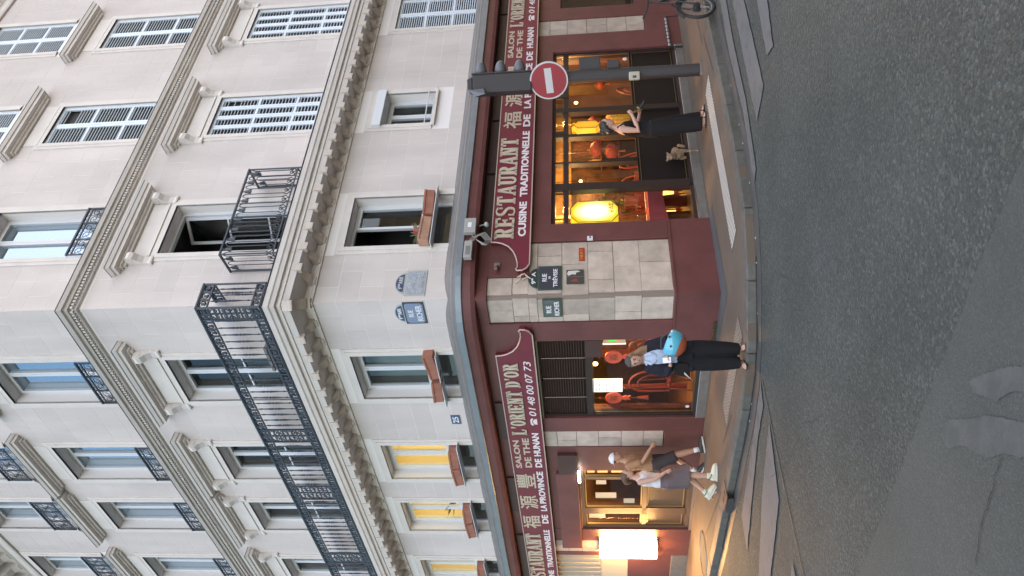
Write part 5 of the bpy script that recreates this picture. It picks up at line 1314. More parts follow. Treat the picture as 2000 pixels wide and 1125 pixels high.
# ------------------------------------------------------------------ traffic signal seen from behind, with its no-entry disc
SIGM=mat('signal_brown_grey',(.052,.046,.047),.5,spec=.3); TS=empty('traffic_signal',V(3.575,13.0,0),0,'tall dark traffic signal post seen from behind on the right pavement','traffic light')
q=MB(); q.loft([((0,0,0),(1,0,0),(0,1,0),.10,.10),((0,0,1.05),(1,0,0),(0,1,0),.105,.105),((0,0,2.9),(1,0,0),(0,1,0),.11,.11)],18,.75); q.build('post',SIGM,TS)
q=MB(); q.box(-.11,.11,-.11,.11,0,.02); q.build('base_collar',ZINCD,TS)
q=MB(); q.box(-.22,.10,-.15,.15,2.84,3.86); q.build('signal_case',SIGM,TS,bevel=.02)
q=MB(); q.box(.10,.125,-.16,.16,2.83,3.87); q.build('backing_board',SIGM,TS,bevel=.008)
VIS=mat('visor_grey',(.13,.135,.15),.5)
for z in (3.05,3.38,3.72):
    q=MB(); n_=14; RG=[(.125,.105),(.20,.10),(.27,.085),(.32,.062),(.345,.035)]; vs=[];fs=[]
    for x_,r_ in RG:
        for i in range(n_): t_=2*math.pi*i/n_; vs.append((x_,r_*math.cos(t_)*1.05,z+r_*math.sin(t_)))
    for j_ in range(len(RG)-1):
        for i in range(n_): fs.append((j_*n_+i,j_*n_+(i+1)%n_,(j_+1)*n_+(i+1)%n_,(j_+1)*n_+i))
    q.smooth=True; q.add(vs,fs); vo=q.build('visor',VIS,TS); so=vo.modifiers.new('s','SOLIDIFY'); so.thickness=.008
    q=MB(); q.cyl((.115,0,z),(.135,0,z),.10,n=14); q.build('lens',PL_BLK,TS)
# a second head turned to the left and towards us, only its hood shows at the top
q=MB(); q.prism([(-.19,3.86),(-.16,3.94),(.02,3.95),(.06,3.86)],'y',-.15,.15); q.build('top_cap',SIGM,TS,bevel=.01)
q=MB(); q.add([(-.17,-.18,3.93),(-.30,-.22,3.80),(-.28,-.30,3.62),(-.16,-.20,3.66),(-.14,-.12,3.93),(-.15,-.12,3.66)],[(0,1,2,3),(0,4,5,3),(0,1,4),(3,2,5)]); q.build('bent_hood',VIS,TS)
q=MB(); q.box(-.12,.02,-.17,-.10,1.02,1.20); q.build('push_button_box',mat('button_cream',(.42,.38,.30),.5),TS,V(-.03,0,0),0,bevel=.015)
q=MB(); q.box(-.10,-.06,-.175,-.165,1.08,1.14); q.build('button',PL_BLK,TS,V(-.02,0,0))
q=MB(); q.box(.10,.24,-.06,.06,1.35,1.55); q.build('side_box',SIGM,TS,bevel=.01)
q=MB(); q.box(.06,.30,-.03,.14,1.62,1.98); q.build('rear_speaker',SIGM,TS,V(.02,0,.05),0,bevel=.01)
# no-entry disc on a bracket
NE=empty('no_entry_sign',V(3.50,12.86,2.545),R_(-33),'round red no-entry sign with white bar mounted on the signal post','traffic sign')
q=MB(); q.cyl((0,.012,0),(0,-.004,0),.325,n=40); q.cyl((0,.03,0),(0,.012,0),.30,n=30); q.build('rim',mat('sign_rim',(.55,.53,.55),.4,metal=.2),NE)
q=MB(); q.cyl((0,-.004,0),(0,-.008,0),.300,n=40); q.build('red_face',mat('noentry_red',(.30,.02,.03),.4,noise=.08,nscale=6),NE)
q=MB(); q.box(-.215,.215,-.013,-.008,-.06,.06); ob=q.build('white_bar',mat('noentry_white',(.55,.52,.52),.5),NE); ob.rotation_euler.y=R_(-4)
q=MB(); q.box(-.05,.05,.03,.10,-.04,.04); q.build('bracket',ZINCD,NE)
# ------------------------------------------------------------------ small bicycle at the right kerb
TYRE=mat('tyre',(.02,.02,.021),.7); ALU=mat('rim_alu',(.30,.30,.30),.4,metal=.8); BFR=mat('bike_frame',(.03,.028,.03),.4)
BK=empty('bicycle',V(4.25,11.93,ZR),R_(36),'small-wheeled dark bicycle standing at the right kerb, front wheel in view','bicycle')
def wheel(x,r=.265):
    q=MB(); q.smooth=True; q.tube([(x+r*math.cos(a),0,r+r*math.sin(a)) for a in [6.283*i/28 for i in range(28)]],.026,8,closed=True); t=q.build('tyre',TYRE,BK,V(0,0,.026))
    q=MB(); q.tube([(x+r*.88*math.cos(a),0,r+r*.88*math.sin(a)) for a in [6.283*i/28 for i in range(28)]],.010,6,closed=True); q.build('rim',ALU,BK,V(0,0,.026))
    q=MB()
    for i in range(20):
        a=6.283*i/20; q.tube([(x+.03*math.cos(a+.6),(.03 if i%2 else -.03),r+.03*math.sin(a+.6)),(x+r*.88*math.cos(a),0,r+r*.88*math.sin(a))],.002,3)
    tag(q.build('spokes',ALU,BK,V(0,0,.026)),kind='stuff')
    q=MB(); q.cyl((x,-.05,r),(x,.05,r),.055,n=12); q.build('hub',BFR,BK,V(0,0,.026))
    q=MB(); q.cyl((x,.045,r),(x,.05,r),.08,n=16); q.build('brake_disc',ALU,BK,V(0,0,.026))
wheel(0); wheel(1.05)
q=MB(); q.tube([(0,-.055,.29),(.10,-.055,.60),(.14,0,.68),(.20,0,.95)],.016,6); q.tube([(0,.055,.29),(.10,.055,.60),(.14,0,.68)],.016,6); q.build('fork',BFR,BK)
q=MB(); q.tube([(.18,0,.85),(.45,0,.40),(.62,0,.32),(1.05,0,.29)],.028,8); q.tube([(.62,0,.32),(.74,0,.85)],.02,6); q.tube([(.72,0,.7),(1.05,0,.29)],.014,6); q.build('frame',BFR,BK)
q=MB(); q.tube([(.22,-.30,1.08),(.20,-.1,1.02),(.20,.1,1.02),(.22,.30,1.08)],.014,6); q.tube([(.20,0,.9),(.20,0,1.02)],.018,6); q.build('handlebar',BFR,BK)
q=MB(); q.smooth=True; q.ell((.76,0,.92),(.14,.07,.04),10,6); q.build('saddle',BFR,BK)
q=MB(); pts=[(.32*math.cos(R_(a)),.32*math.sin(R_(a))+.29) for a in range(20,150,10)]+[(.305*math.cos(R_(a)),.305*math.sin(R_(a))+.29) for a in range(140,10,-10)]
q.prism(pts,'y',-.03,.03); q.build('mudguard',BFR,BK)
q=MB(); q.tube([(.62,-.10,.32),(.62,.10,.32)],.012,6); q.tube([(.62,.1,.32),(.70,.1,.20)],.010,5); q.box(.66,.75,.09,.16,.185,.205); q.tube([(.62,-.1,.32),(.54,-.1,.44)],.010,5); q.box(.49,.58,-.16,-.09,.43,.45); q.build('crank',ALU,BK)
q=MB(); q.box(.9,1.2,.05,.17,.42,.72); q.build('pannier',BFR,BK,bevel=.02)
# bollard-like rail by the wall behind it
RL=empty('bike_chain',V(5.05,15.55,0),R_(40),'black chained metal rack at the foot of the far right wall','rack')
q=MB(); q.tube([(-.5,0,0),(-.5,0,.25),(.6,0,.25),(.6,0,0)],.02,6); q.build('hoop',TYRE,RL)
q=MB()
for i in range(8): q.ell((-.45+i*.13,-.03,.26),(.05,.03,.035),8,5)
q.build('chain',ALU,RL)

# ------------------------------------------------------------------ people and dog
def organic(name, mb, m, parent, voxel=.008, smooth=6, fac=.5):
    """joins overlapping lofts into one continuous skin"""
    me=mb.mesh(name); o=bpy.data.objects.new(name,me); COL.objects.link(o)
    r=o.modifiers.new('r','REMESH'); r.mode='VOXEL'; r.voxel_size=voxel; r.use_smooth_shade=True
    s=o.modifiers.new('s','SMOOTH'); s.iterations=smooth; s.factor=fac
    dg=bpy.context.evaluated_depsgraph_get(); m2=bpy.data.meshes.new_from_object(o.evaluated_get(dg)); bpy.data.objects.remove(o); bpy.data.meshes.remove(me)
    m2.name=name; m2.materials.clear(); return link(name,m2,m,parent)
def lerp(a,b,t): return Vector(a)*(1-t)+Vector(b)*t
def head_mb(mb,c,h,yaw=0,pitch=0,roll=0):
    """head of height h centred at c, faces -y"""
    rot=Matrix.Rotation(R_(yaw),3,'Z')@Matrix.Rotation(R_(roll),3,'Y')@Matrix.Rotation(R_(pitch),3,'X'); c=Vector(c)
    T=lambda p: c+rot@Vector(p)
    ux=rot@Vector((1,0,0)); uy=rot@Vector((0,1,0))
    R=h/2
    prof=[(-1.0,.16,.18,-.30),(-.97,.30,.30,-.30),(-.85,.44,.52,-.22),(-.6,.56,.70,-.10),(-.3,.63,.80,-.02),(0,.67,.85,.02),(.3,.68,.87,.05),(.6,.60,.78,.06),(.82,.43,.56,.06),(.95,.22,.28,.06),(1.0,.08,.1,.06)]
    mb.loft([(T((0,oy*R,z*R)),ux,uy,a*R,b*R) for z,a,b,oy in prof],16)
    mb.ell(T((0,-.90*R,-.20*R)),(.11*R,.16*R,.13*R),8,6,rot); mb.tube([T((0,-.80*R,.12*R)),T((0,-.94*R,-.18*R))],[.07*R,.10*R],6)
    for k in (-1,1): mb.ell(T((k*.68*R,.08*R,-.05*R)),(.07*R,.16*R,.22*R),8,6,rot)
    mb.ell(T((0,-.74*R,-.50*R)),(.20*R,.10*R,.09*R),8,6,rot)
    return T,rot,R
def face(parent,T,rot,R,lip=(.30,.10,.09)):
    q=MB()
    for k in (-1,1): q.ell(T((k*.28*R,-.79*R,.07*R)),(.11*R,.07*R,.055*R),8,6,rot)
    q.build('eyes',mat('eye_dark',(.03,.022,.02),.3),parent)
    q=MB()
    for k in (-1,1): q.tube([T((k*.14*R,-.86*R,.24*R)),T((k*.30*R,-.83*R,.30*R)),T((k*.44*R,-.70*R,.23*R))],.035*R,5)
    q.build('eyebrows',mat('brow',(.06,.04,.03),.8),parent)
    q=MB(); q.ell(T((0,-.815*R,-.50*R)),(.19*R,.05*R,.055*R),8,6,rot); q.build('mouth',mat('lips',lip,.5),parent)
def hand_mb(mb,w,d,n,curl=.5,s=1.0,spread=0.0):
    """w wrist, d direction of the hand, n palm normal (palm side); five unequal bent fingers"""
    w=Vector(w); d=Vector(d).normalized(); n=(Vector(n)-d*Vector(n).dot(d)).normalized(); u=d.cross(n)
    L=.085*s; 
    mb.loft([(w,u,n,.024*s,.018*s),(w+d*L*.35,u,n,.033*s,.017*s),(w+d*L*.8,u,n,.040*s,.015*s),(w+d*L,u,n,.038*s,.013*s)],10)
    for i,(o,l) in enumerate(((-.030,.066),(-.010,.074),(.010,.070),(.029,.055))):
        p=w+d*L*.92+u*o*s; pts=[p]; a=0
        for k in range(3):
            a+=curl*(.5 if k==0 else .9); e=d*math.cos(a)+n*math.sin(a); p=p+e*l*s*(.46,.32,.25)[k]; pts.append(p)
        mb.tube([pts[0]-d*.012*s]+pts,[.0095*s,.0095*s,.009*s,.0085*s,.006*s],7)
    p=w+d*L*.25-u*.026*s; mb.tube([p,p+d*.030*s-u*.022*s+n*.012*s,p+d*.058*s-u*.026*s+n*.03*s,p+d*.078*s-u*.018*s+n*.042*s],[.012*s,.012*s,.0105*s,.007*s],7)
def foot_mb(mb,a,d,s=1.0,lift=0):
    """ankle a, toe direction d"""
    a=Vector(a); d=Vector(d).normalized(); u=Vector((-d.y,d.x,0)).normalized(); up=u.cross(d)*-1
    if up.z<0: up=-up
    g=a.z
    rings=[(a-d*.055*s-up*(g-.03*s),u,up,.024*s,.028*s),(a-d*.03*s-up*(g*.5),u,up,.033*s,.045*s),(a+d*.03*s-up*(g*.55),u,up,.036*s,.040*s),(a+d*.10*s-up*(g-.030*s),u,up,.042*s,.028*s),(a+d*.155*s-up*(g-.020*s),u,up,.040*s,.020*s),(a+d*.185*s-up*(g-.014*s),u,up,.025*s,.012*s)]
    mb.loft(rings,12)
def torso_mb(mb,P,C,N,lat,w=(.165,.125,.175),dp=(.11,.095,.115),grow=0):
    """P pelvis, C chest, N neck base, lat: sideways unit vector"""
    P,C,N=Vector(P),Vector(C),Vector(N); lat=Vector(lat).normalized(); dep=Vector((-lat.y,lat.x,0)).normalized()
    W=lerp(P,C,.5)
    rings=[(P-V(0,0,.10),lat,dep,w[0]*.72+grow,dp[0]*.8+grow),(P-V(0,0,.04),lat,dep,w[0]*.98+grow,dp[0]+grow),(P+V(0,0,.04),lat,dep,w[0]*.97+grow,dp[0]+grow),(W,lat,dep,w[1]+grow,dp[1]+grow),(lerp(P,C,.8),lat,dep,w[2]*.88+grow,dp[2]*.98+grow),(C,lat,dep,w[2]*.98+grow,dp[2]+grow),(lerp(C,N,.5),lat,dep,w[2]*.95+grow,dp[2]*.85+grow),(lerp(C,N,.85),lat,dep,w[2]*.62+grow,dp[2]*.6+grow),(N,lat,dep,.055+grow,.055+grow)]
    mb.loft(rings,18)
SKIN=mat('skin_fair',(.50,.29,.22),.55); SKIN2=mat('skin_tan',(.42,.22,.14),.55)
FAB=lambda n,c,**k: mat(n,c,.9,spec=.12,bump=1.0,bscale=14,noise=.15,nscale=9,stretch=(1,1,.28),**k)
# ---- woman with the turquoise helmet
H1=empty('person',V(-.93,9.93,0),R_(6),'long-haired woman in a dark coat with a turquoise helmet, looking at her phone','person')
b=MB(); Pv,Cv,Nv=(0,0,.80),(-.015,.0,1.10),(-.03,.01,1.265)
torso_mb(b,Pv,Cv,Nv,(1,0,0),(.15,.115,.155),(.10,.085,.10))
b.tube([Vector(Nv)-V(0,0,.03),V(-.04,-.02,1.33)],[.048,.045],10)
T1,rt1,Rh1=head_mb(b,(-.055,-.035,1.405),.205,yaw=-12,pitch=18,roll=-8)
ss=[(-.165,.01,1.215),(.14,.01,1.215)]; el=[(-.235,-.02,.985),(.215,-.04,.985)]; wr=[(-.115,-.20,.955),(.07,-.20,.985)]
for i in (0,1):
    b.limb([(*ss[i],.045),(*lerp(ss[i],el[i],.5),.040),(*el[i],.034),(*lerp(el[i],wr[i],.5),.032),(*wr[i],.023)],10)
hand_mb(b,wr[0],(.45,-.35,.05),(.1,.6,.7),.7,.82); hand_mb(b,wr[1],(-.8,-.30,-.05),(0,.5,.8),.8,.82)
for k,(kx,ky,ax,ay) in ((-1,(-.10,-.03,-.115,-.005)),(1,(.075,-.01,.07,.02))):
    b.limb([(k*.075,0,.78,.078),(kx,ky,.44,.052),((kx+ax)/2,(ky+ay)/2+.02,.30,.048),(ax,ay,.075,.030)],10); foot_mb(b,(ax,ay,.075),(k*.25-.1,-1,0),.92)
organic('body',b,SKIN,H1,.0075,3); face(H1,T1,rt1,Rh1)
h=MB()   # hair: cap over the skull, long locks over the shoulder on the right
h.loft([(T1((0,.16*Rh1,z*Rh1)),rt1@V(1,0,0),rt1@V(0,1,0),a*Rh1,c*Rh1) for z,a,c in ((.10,.76,.84),(.4,.77,.90),(.7,.66,.80),(.93,.42,.54),(1.06,.14,.18))],16)
for k in range(9):
    a=k/8; x=-.5+1.45*a
    p0=T1((.68*Rh1*(x),.45*Rh1*(1-abs(x)*.6),.5*Rh1)); p1=T1((.80*Rh1*x,.5*Rh1*(1-.7*abs(x)),-.4*Rh1))
    p2=p1+V(.02+.035*a,-.02*a+.01,-.08); p3=p2+V(.045*a,-.02,-.10-.05*a)
    h.tube([p0,p1,p2,p3,p3+V(.02,-.01,-.09)],[.034,.040,.040,.032,.010],8)
organic('hair',h,mat('hair_blond',(.22,.125,.06),.6,noise=.4,nscale=30,stretch=(6,6,1)),H1,.010,3)
c=MB()
c.loft([(T1((0,.12*Rh1,z*Rh1)),rt1@V(1,0,0),rt1@V(0,1,0),a*Rh1,d*Rh1) for z,a,d in ((.56,.76,.88),(.75,.70,.82),(.95,.48,.58),(1.10,.16,.20))],16)
organic('beanie',c,FAB('beanie_grey',(.085,.075,.075)),H1,.008,3)
s=MB(); torso_mb(s,(0,0,.86),Cv,Nv,(1,0,0),(.15,.125,.158),(.10,.092,.105),.010)
for k in (-1,1): s.tube([V(-.03+k*.035,-.05,1.27),V(-.035+k*.065,-.10,1.19),V(-.03+k*.03,-.115,1.12)],[.02,.026,.014],6)
organic('shirt',s,FAB('shirt_pale_blue',(.40,.47,.60)),H1,.009,3)
j=MB()   # open coat: back and two fronts, sleeves
for k in (-1,1):
    pts=[]
    for z,xi,xo,yf in ((1.235,.06,.15,-.06),(1.10,.085,.185,-.10),(.95,.09,.185,-.105),(.78,.075,.185,-.115),(.66,.085,.19,-.12)):
        pts.append(((k*(xi+xo)/2-.012,yf*.55,z),V(1,0,0),V(0,1,0),(xo-xi)/2+.012,.055))
    j.loft(pts[::-1],12)
j.loft([((0,.055,z),V(1,0,0),V(0,1,0),w,d) for z,w,d in ((.64,.185,.07),(.80,.18,.07),(1.0,.165,.065),(1.16,.165,.06),(1.25,.10,.05))],16)
for i in (0,1):
    j.limb([(*ss[i],.062),(*lerp(ss[i],el[i],.5),.056),(*el[i],.052),(*lerp(el[i],wr[i],.45),.047),(*lerp(el[i],wr[i],.80),.040)],10)
organic('coat',j,FAB('coat_navy',(.022,.021,.030)),H1,.009,4)
t=MB(); t.loft([((0,0,z),V(1,0,0),V(0,1,0),w,d) for z,w,d in ((.66,.165,.125),(.80,.165,.12),(.90,.14,.105))],16)
for k,ax in ((-1,-.105),(1,.07)):
    t.loft([((k*.08*(1-tt)+ax*tt,-.0,z),V(1,0,0),V(0,1,0),w,d) for z,w,d,tt in ((.80,.10,.12,0),(.60,.118,.125,.3),(.40,.112,.12,.6),(.20,.095,.105,.88),(.065,.074,.092,1))][::-1],14)
organic('trousers',t,FAB('trousers_black',(.018,.017,.019)),H1,.010,4)
q=MB()
for k,ax,ay in ((-1,-.115,-.005),(1,.07,.02)):
    d=V(k*.25-.1,-1,0).normalized(); u=V(-d.y,d.x,0); a=V(ax,ay,.012); q.loft([(a-d*.07,u,d,.028,.02),(a-d*.05,u,d,.036,.02)],8) if False else None
    pts=[a+d*(-.075)+u*.026,a+d*(-.03)+u*.036,a+d*.08+u*.045,a+d*.16+u*.035,a+d*.18,a+d*.16-u*.035,a+d*.08-u*.045,a+d*(-.03)-u*.036,a+d*(-.075)-u*.026]
    q.prism([(p.x,p.y) for p in pts],'z',.002,.022)
    q.tube([a+d*.07+u*.046+V(0,0,.01),a+d*.075+V(0,0,.058),a+d*.07-u*.046+V(0,0,.01)],.010,5); q.tube([a-d*.02+u*.036+V(0,0,.02),a+d*.02+V(0,0,.075),a-d*.02-u*.036+V(0,0,.02)],.009,5)
organic('sandals',q,mat('sandal_black',(.02,.018,.018),.5),H1,.006,1)
# phone in her hand
PH=empty('phone',V(-.965,9.70,1.00),R_(10),'white phone held by the helmet woman','phone')
q=MB(); q.obox((0,0,0),(1,0,0),V(0,.75,.66),V(0,-.66,.75),.036,.072,.004); q.build('case',mat('phone_white',(.6,.6,.64),.3),PH,bevel=.003)
# helmet hooked on her forearm
HM=empty('helmet',V(-.75,9.73,.93),R_(14),'glossy turquoise half helmet with orange rim hung on the forearm of the long-haired woman','helmet')
q=MB(); q.smooth=True
rr=Matrix.Scale(1.28,3)@Matrix.Rotation(R_(205),3,'Y')@Matrix.Rotation(R_(8),3,'X')
n_,m_=20,9; vs=[];fs=[]
for i in range(m_+1):
    th=math.pi*.60*i/m_
    for k in range(n_):
        ph=2*math.pi*k/n_; vs.append(rr@Vector((.135*math.sin(th)*math.cos(ph),.125*math.sin(th)*math.sin(ph),.14*math.cos(th))))
for i in range(m_):
    for k in range(n_): fs.append((i*n_+k,(i+1)*n_+k,(i+1)*n_+(k+1)%n_,i*n_+(k+1)%n_))
q.add(vs,fs); ho=q.build('shell',mat('helmet_turquoise',(.10,.42,.55),.15,coat=.8),HM); so=ho.modifiers.new('s','SOLIDIFY'); so.thickness=.012
q=MB(); q.smooth=True; th=math.pi*.28
vs=[];fs=[]
for i in range(6):
    t2=.02+math.pi*.30*i/5
    for k in range(n_):
        ph=2*math.pi*k/n_; vs.append(rr@Vector((.142*math.sin(t2)*math.cos(ph)*1.02,.132*math.sin(t2)*math.sin(ph)*1.02,.146*math.cos(t2)+.002)))
for i in range(5):
    for k in range(n_): fs.append((i*n_+k,(i+1)*n_+k,(i+1)*n_+(k+1)%n_,i*n_+(k+1)%n_))
q.add(vs,fs); q.build('orange_band',mat('helmet_orange',(.42,.10,.05),.3),HM)
q=MB(); q.cyl((.05,-.135,.04),(.05,-.160,.04),.014,n=10); q.cyl((-.07,-.140,.03),(-.07,-.158,.03),.014,n=10); q.build('studs',PL_BLK,HM)
q=MB(); q.tube([(.11,-.02,.05),(.06,-.03,.13),(-.06,-.02,.14),(-.12,0,.05)],.012,6); q.build('strap',PL_BLK,HM)
BG=empty('handbag',V(-1.10,9.84,.80),R_(-10),'dark shoulder bag with a pale tip at the left hip of the helmet woman','bag')
q=MB(); q.prism([(-.10,-.10),(.09,-.08),(.10,.07),(-.07,.10)],'y',-.04,.04); q.build('body',mat('bag_dark',(.020,.017,.016),.8,spec=.1),BG,bevel=.015)
q=MB(); q.prism([(-.14,-.13),(-.11,-.10),(-.02,-.02),(-.05,-.02)],'y',-.05,-.042); q.build('pale_flap',mat('bag_pale',(.5,.5,.48),.6),BG)
# ---- woman in black with the dog
W2=empty('person',V(2.58,12.64,0),R_(80),'dark-haired woman in a black sleeveless top and wide black trousers, side-on before the lit window','person')
b=MB(); Pv,Cv,Nv=(0,.03,.92),(0,.01,1.26),(0,.0,1.435)
torso_mb(b,Pv,Cv,Nv,(1,0,0),(.17,.13,.165),(.125,.10,.115))
b.tube([Vector(Nv)-V(0,0,.03),V(0,-.04,1.52)],[.052,.048],10)
T2,rt2,Rh2=head_mb(b,(0,-.075,1.60),.225,yaw=8,pitch=16)
# right arm towards the viewer, bent up; left arm forward with the leash grip
sR,eR,wR=(-.185,.015,1.375),(-.215,.05,1.085),(-.17,-.20,1.19); sL,eL,wL=(.185,.0,1.375),(.225,-.03,1.09),(.16,-.22,1.05)
for s_,e_,w_ in ((sR,eR,wR),(sL,eL,wL)):
    b.limb([(*s_,.056),(*lerp(s_,e_,.4),.052),(*e_,.041),(*lerp(e_,w_,.4),.038),(*w_,.026)],12)
hand_mb(b,wR,(.15,-.8,.55),(.7,.2,.2),1.0,.9); hand_mb(b,wL,(-.1,-.9,-.15),(-.8,0,-.3),1.2,.9)
for k,ky,ay in ((-1,-.03,-.01),(1,-.06,-.13)):
    b.limb([(k*.09,.02,.88,.09),(k*.09,ky,.50,.06),(k*.09,ky+.03,.32,.055),(k*.085,ay,.08,.034)],10); foot_mb(b,(k*.085,ay,.08),(0,-1,0),1.0)
organic('body',b,SKIN,W2,.008,3); face(W2,T2,rt2,Rh2)
h=MB()
h.loft([(T2((0,.22*Rh2,z*Rh2)),rt2@V(1,0,0),rt2@V(0,1,0),a*Rh2,c*Rh2) for z,a,c in ((-.35,.60,.55),(-.1,.75,.72),(.3,.78,.86),(.65,.70,.80),(.92,.44,.52),(1.08,.14,.18))],16)
h.ell(T2((0,1.0*Rh2,.25*Rh2)),(.055,.06,.06),10,8)
for x in (-.35,0,.35): h.tube([T2((x*Rh2,.75*Rh2,.1*Rh2)),T2((x*1.2*Rh2,.9*Rh2,-.6*Rh2)),T2((x*1.2*Rh2,.85*Rh2,-1.25*Rh2))],[.05,.045,.015],8)
organic('hair',h,mat('hair_dark',(.022,.016,.013),.5,noise=.3,nscale=25),W2,.010,3)
s=MB(); torso_mb(s,(0,.03,.95),(0,.01,1.24),(0,.0,1.36),(1,0,0),(.17,.14,.172),(.125,.11,.125),.010)
for k in (-1,1): s.tube([V(k*.10,-.10,1.28),V(k*.11,-.02,1.425),V(k*.10,.09,1.30)],[.025,.022,.025],6)
organic('tank_top',s,FAB('top_black',(.018,.016,.018)),W2,.010,4)
t=MB(); t.loft([((0,.03,z),V(1,0,0),V(0,1,0),w,d) for z,w,d in ((.78,.195,.155),(.92,.185,.145),(1.06,.15,.125))],16)
for k,ay in ((-1,-.01),(1,-.10)):
    t.loft([((k*.095,.02*(1-tt)+ay*tt,z),V(1,0,0),V(0,1,0),w,d) for z,w,d,tt in ((.90,.11,.145,0),(.65,.112,.15,.3),(.40,.105,.135,.6),(.2,.10,.125,.85),(.075,.092,.115,1))][::-1],14)
organic('trousers',t,FAB('trousers_charcoal',(.020,.018,.019)),W2,.011,4)
q=MB()
for k,ay in ((-1,-.01),(1,-.13)):
    a=V(k*.085,ay,.0); q.prism([(a.x-.03,a.y+.07),(a.x+.03,a.y+.07),(a.x+.045,a.y-.09),(a.x+.035,a.y-.19),(a.x-.035,a.y-.19),(a.x-.045,a.y-.09)],'z',.002,.026)
    q.tube([a+V(.048,-.10,.015),a+V(0,-.10,.072),a+V(-.048,-.10,.015)],.014,6); q.tube([a+V(.035,.03,.02),a+V(0,-.0,.11),a+V(-.035,.03,.02)],.010,5)
organic('sandals',q,mat('sandal_black2',(.02,.018,.018),.5),W2,.006,1)
LG=empty('leash_grip',V(2.86,12.64,1.075),0,'dark leash grip with brassy guard held forward by the woman in black','leash handle')
q=MB(); q.tube([(.03,0,-.02),(.10,0,-.075),(.155,0,-.10)],[.020,.022,.018],8); q.build('grip',mat('grip_black',(.03,.03,.032),.25),LG)
q=MB(); q.cyl((.015,-.0,-.005),(.03,0,-.02),.055,n=12); q.tube([(.0,0,.03),(-.02,0,.075)],.018,6); q.build('guard',mat('grip_brass',(.20,.17,.06),.4,metal=.5),LG)
# ---- dog
DG=empty('dog',V(2.30,13.62,0),R_(-24),'small light tan dog standing beside the legs of the woman in black, facing the street','dog')
b=MB()
b.loft([(V(0,y,z),V(1,0,0),V(0,0,1),w,hh) for y,z,w,hh in ((.26,.37,.05,.055),(.20,.375,.075,.085),(.06,.375,.078,.085),(-.08,.36,.092,.115),(-.16,.365,.080,.11),(-.21,.385,.05,.065))],14)
b.limb([(0,-.15,.37,.070),(0,-.20,.44,.055),(0,-.225,.49,.055)],12)
b.ell((0,-.245,.505),(.060,.068,.060),12,9); b.limb([(0,-.27,.495,.040),(0,-.335,.475,.026)],10); b.ell((0,-.36,.475),(.016,.012,.012),8,6)
for k in (-1,1):
    b.limb([(k*.058,-.12,.30,.045),(k*.058,-.115,.20,.026),(k*.055,-.125,.13,.020),(k*.055,-.125,.035,.016)],10); b.ell((k*.055,-.14,.016),(.022,.034,.016),8,6)
    b.limb([(k*.055,.19,.31,.062),(k*.062,.13,.21,.036),(k*.062,.205,.12,.019),(k*.060,.185,.035,.015)],10); b.ell((k*.060,.17,.016),(.022,.034,.016),8,6)
    b.limb([(k*.048,-.225,.545,.018),(k*.075,-.24,.55,.012)],8)
b.limb([(0,.25,.38,.020),(0,.30,.34,.015),(0,.32,.24,.008)],8)
organic('body',b,mat('dog_tan',(.34,.22,.13),.85,noise=.35,nscale=14,bump=.2,bscale=80,col2=(.20,.13,.08)),DG,.007,3)
q=MB()
for k in (-1,1): q.ell((k*.028,-.297,.522),(.009,.007,.009),6,5)
q.ell((0,-.372,.478),(.014,.009,.010),8,6); q.build('eyes_and_nose',PL_BLK,DG)
q=MB()
for k in (-1,1): q.add([(k*.035,-.225,.545),(k*.070,-.222,.545),(k*.078,-.235,.585),(k*.04,-.205,.56)],[(0,1,2),(1,3,2),(3,0,2)])
q.build('ears',mat('dog_ear',(.10,.07,.055),.9),DG)
q=MB(); q.tube([(.058*math.cos(a),-.20+.05*math.sin(a),.425+.022*math.sin(a)) for a in [6.283*i/14 for i in range(14)]],.010,5,closed=True); q.build('collar',PL_BLK,DG)
# ---- walking man
M3=empty('person',V(-3.24,13.93,0),R_(78),'walking man in a white backwards cap, tan shirt and dark shorts','person')
def walker(root,H,skin,fw,bk,sc,pitch=4,armF=.25,armB=-.22,bent=False):
    b=MB(); k_=H/1.72; z=lambda a:a*k_
    P,C,N=(0,.0,z(.92)),(0,-.03,z(1.25)),(0,-.04,z(1.425))
    torso_mb(b,P,C,N,(1,0,0),tuple(a*sc for a in (.16,.135,.185)),tuple(a*sc for a in (.115,.10,.12)))
    b.tube([V(0,-.04,z(1.40)),V(0,-.07,z(1.50))],[.056*sc,.052*sc],10)
    T,rt,Rh=head_mb(b,(0,-.095,z(1.585)),.225*k_,0,pitch)
    arms=[]
    for k,sw in ((-1,armF),(1,armB)):
        s_=(k*.20*sc,-.03,z(1.37)); e_=(k*.235*sc,-.03-sw*.45,z(1.10)); w_=(k*.20*sc,-.03-sw*1.0-(.10 if bent else .02),z(.92 if not bent else .96)); arms.append((s_,e_,w_))
        b.limb([(*s_,.055*sc),(*lerp(s_,e_,.45),.050*sc),(*e_,.040*sc),(*lerp(e_,w_,.4),.038*sc),(*w_,.027*sc)],12)
        hand_mb(b,w_,(0,-.35 if not bent else -.7,-.9 if not bent else -.5),(-k,0,0),.5,.95*sc)
    legs=[]
    for k,(kn,an,pt) in ((-1,fw),(1,bk)):
        hp=(k*.09*sc,0,z(.88)); b.limb([(*hp,.092*sc),(*lerp(hp,kn,.5),.078*sc),(*kn,.058*sc),(*lerp(kn,an,.35),.056*sc),(*an,.036*sc)],12); foot_mb(b,an,pt,1.05*k_); legs.append((hp,kn,an,pt))
    organic('body',b,skin,root,.008,3); face(root,T,rt,Rh); return T,rt,Rh,arms,legs,(P,C,N)
fw=((-.09,-.27,.50),(-.09,-.24,.16),(0,-1,-.25)); bk=((.09,-.02,.48),(.09,.20,.105),(0,-1,-.35))
